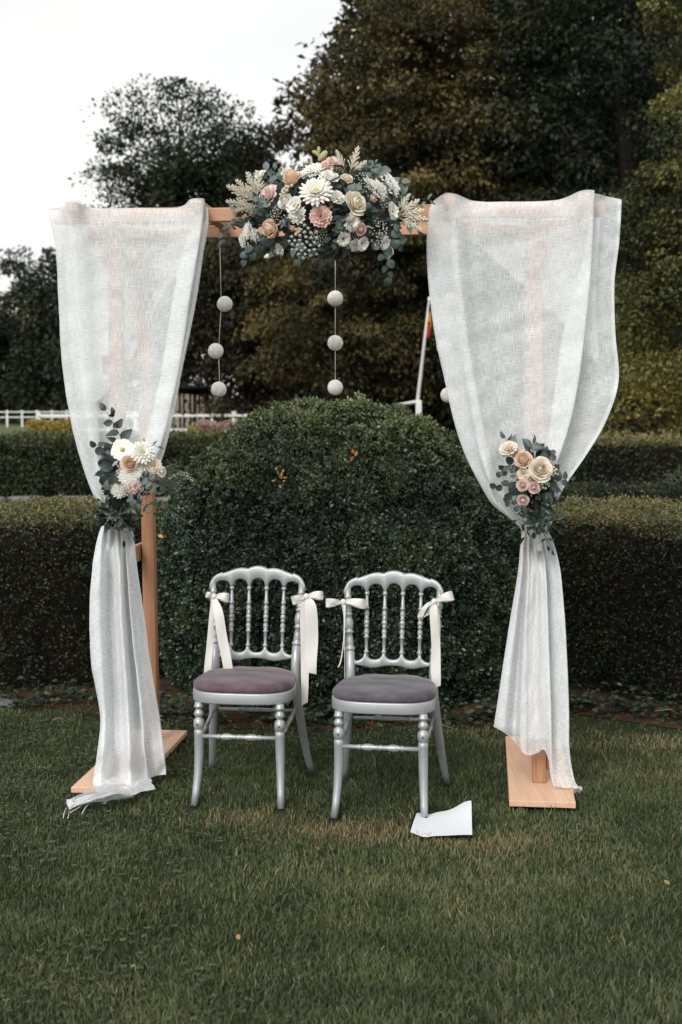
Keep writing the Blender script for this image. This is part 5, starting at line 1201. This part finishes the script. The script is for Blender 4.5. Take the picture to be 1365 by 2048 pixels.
# airy fern and white flower sprig reaching right
fn = MB()
for k in range(26):
    a = R(-60+150*k/25); l_ = rnd.uniform(30, 62); x1, y1 = 325+l_*math.cos(a)*.95, 955+l_*math.sin(a)*.8
    p0, p1, p2 = PV(315, 955, .0), PV((315+x1)/2, (955+y1)/2-5, .0), PV(x1, y1, rnd.uniform(-.03, .06)); fn.add(*tube([p0, p1, p2], .0007, 3, False))
    for j in range(7):
        p = p1.lerp(p2, (j+1)/7); d = Vector((rnd.gauss(0, 1), rnd.gauss(0, .5), rnd.gauss(0, 1))).normalized()*.018; fn.add(*tube([p, p+d], .0005, 3, False))
fn.obj('fern', pmat('feathery_fern', s2l((92, 104, 88)), rough=.6), bl)
wb = MB()
for k in range(90):
    t = rnd.random(); p = PV(338+50*t, 958-16*math.sin(t*2.6)+14*t+rnd.gauss(0, 2.2), .0+rnd.gauss(0, .006)); wb.add(*blob(p, rnd.uniform(.0012, .0028)))
wb.obj('white_florets', petmat('greenish_white_floret', s2l((180, 186, 168)), s2l((212, 216, 200))), bl)
obj('stem', *tube([PV(315, 965, .0), PV(335, 958, .0), PV(362, 950, 0), PV(387, 958, 0)], .0012, 5), M_stem, bl)

br = thing('tie_bouquet', PV(1075, 1030, .03), 'bouquet with peach and cream roses above three small blush roses, tied to the right curtain', 'bouquet', 'bouquets tied to the curtains')
c2_ = (1065, 940)
filler(br, 1070, 945, 38, 50, 130, .03, .10, 18, M_fill); filler(br, 1075, 1010, 22, 40, 120, .02, .10, 20, M_eucfill := leafmat('deep_greenery', [s2l((14, 24, 22)), s2l((28, 42, 38)), s2l((46, 62, 56))], rough=.5), 'dark_greenery')
E = lambda *a, **k: flower(br, *a, **k)
E(ROSE['peach'], 'rose', 1048, 923, -.02, 40, c2_, 'large peach rose', zs=1.25, up=.6); E(ROSE['cream'], 'rose', 1080, 940, -.05, 46, c2_, 'large cream rose'); E(LISI['cream'], 'lisianthus', 1018, 898, .0, 34, c2_, up=.6); E(LISI['dusty'], 'lisianthus', 1034, 908, .0, 20, c2_)
E(LISI['cream'], 'lisianthus', 1048, 948, -.03, 24, c2_); E(ROSE['blush'], 'rose', 1063, 960, -.04, 20, c2_); E(ROSE['blush'], 'rose', 1046, 971, -.05, 24, c2_); E(ROSE['blush'], 'rose', 1068, 975, -.05, 24, c2_)
E(ROSE['blush'], 'rose', 1047, 999, -.03, 25, c2_, 'lone blush rose hanging lowest'); E(BERR, 'berry_cluster', 1084, 970, -.03, 20, c2_); E(BERR, 'berry_cluster', 1108, 944, .0, 18, c2_); E(GYP, 'gypsophila', 1030, 945, .01, 30, c2_); E(GYP, 'gypsophila', 1034, 962, .01, 22, c2_)
B2 = lambda pts, kind, c, size, n, **k: sprig(br, pts, kind, c, size, n, **k)
B2([(1030, 905, .04), (1018, 888, .03), (1010, 875, .03)], 'point', 'l', 26, 5); B2([(1055, 905, .03), (1062, 895, .02), (1066, 885, .02)], 'point', 'l', 28, 5); B2([(1085, 925, .03), (1098, 915, .02), (1105, 908, .02)], 'round', 'd', 18, 3)
B2([(1030, 930, .03), (1012, 932, .02), (1002, 945, .02)], 'round', 'd', 18, 6); B2([(1045, 975, .03), (1025, 972, .02), (990, 972, .02)], 'round', 'd', 22, 6); B2([(1048, 985, .03), (1035, 985, .0), (1022, 990, .0)], 'round', 'd', 28, 3)
B2([(1060, 1015, .03), (1035, 1012, .0), (1012, 1002, .02)], 'round', 'd', 16, 6); B2([(1095, 965, .03), (1118, 962, .0), (1142, 956, .02)], 'point', 'd', 26, 6); B2([(1095, 975, .03), (1105, 990, .0), (1100, 1005, .0)], 'oval', 'd', 26, 5); B2([(1085, 985, .03), (1082, 1000, .0), (1086, 1015, .0)], 'oval', 'd', 24, 4)
ruscus(br, 1075, 1040, [(1040, 1030, 3, 26), (1030, 1058, 4, 24), (1048, 1078, 4, 26), (1110, 1050, 4, 26), (1132, 1045, 4, 24), (1122, 1065, 3, 26), (1118, 1000, 4, 26), (1096, 1095, 5, 20), (1108, 1106, 4, 20), (1085, 1060, 3, 22), (1068, 1068, 3, 26), (1030, 1042, 3, 20)])
# little tube of water at the stem ends
M_glass, nt_g, out_g = new_mat('clear_plastic'); gb = nd(nt_g, 'ShaderNodeBsdfPrincipled'); gb.inputs['Base Color'].default_value = (.75, .76, .76, 1); gb.inputs['Roughness'].default_value = .15; gb.inputs['Alpha'].default_value = .5; nt_g.links.new(gb.outputs[0], out_g.inputs[0])
a, b = PV(1076, 1068, .04), PV(1080, 1102, .05)
obj('water_tube', *tube([a, a.lerp(b, .9), b], [.0155, .013, .009], 14), M_glass, br)
obj('stem_bundle', *tube([PV(1072, 1000, .05), PV(1076, 1050, .05), a.lerp(b, .6)], [.012, .011, .009], 10), M_eucd, br)
print('leaf parts', NLEAF)
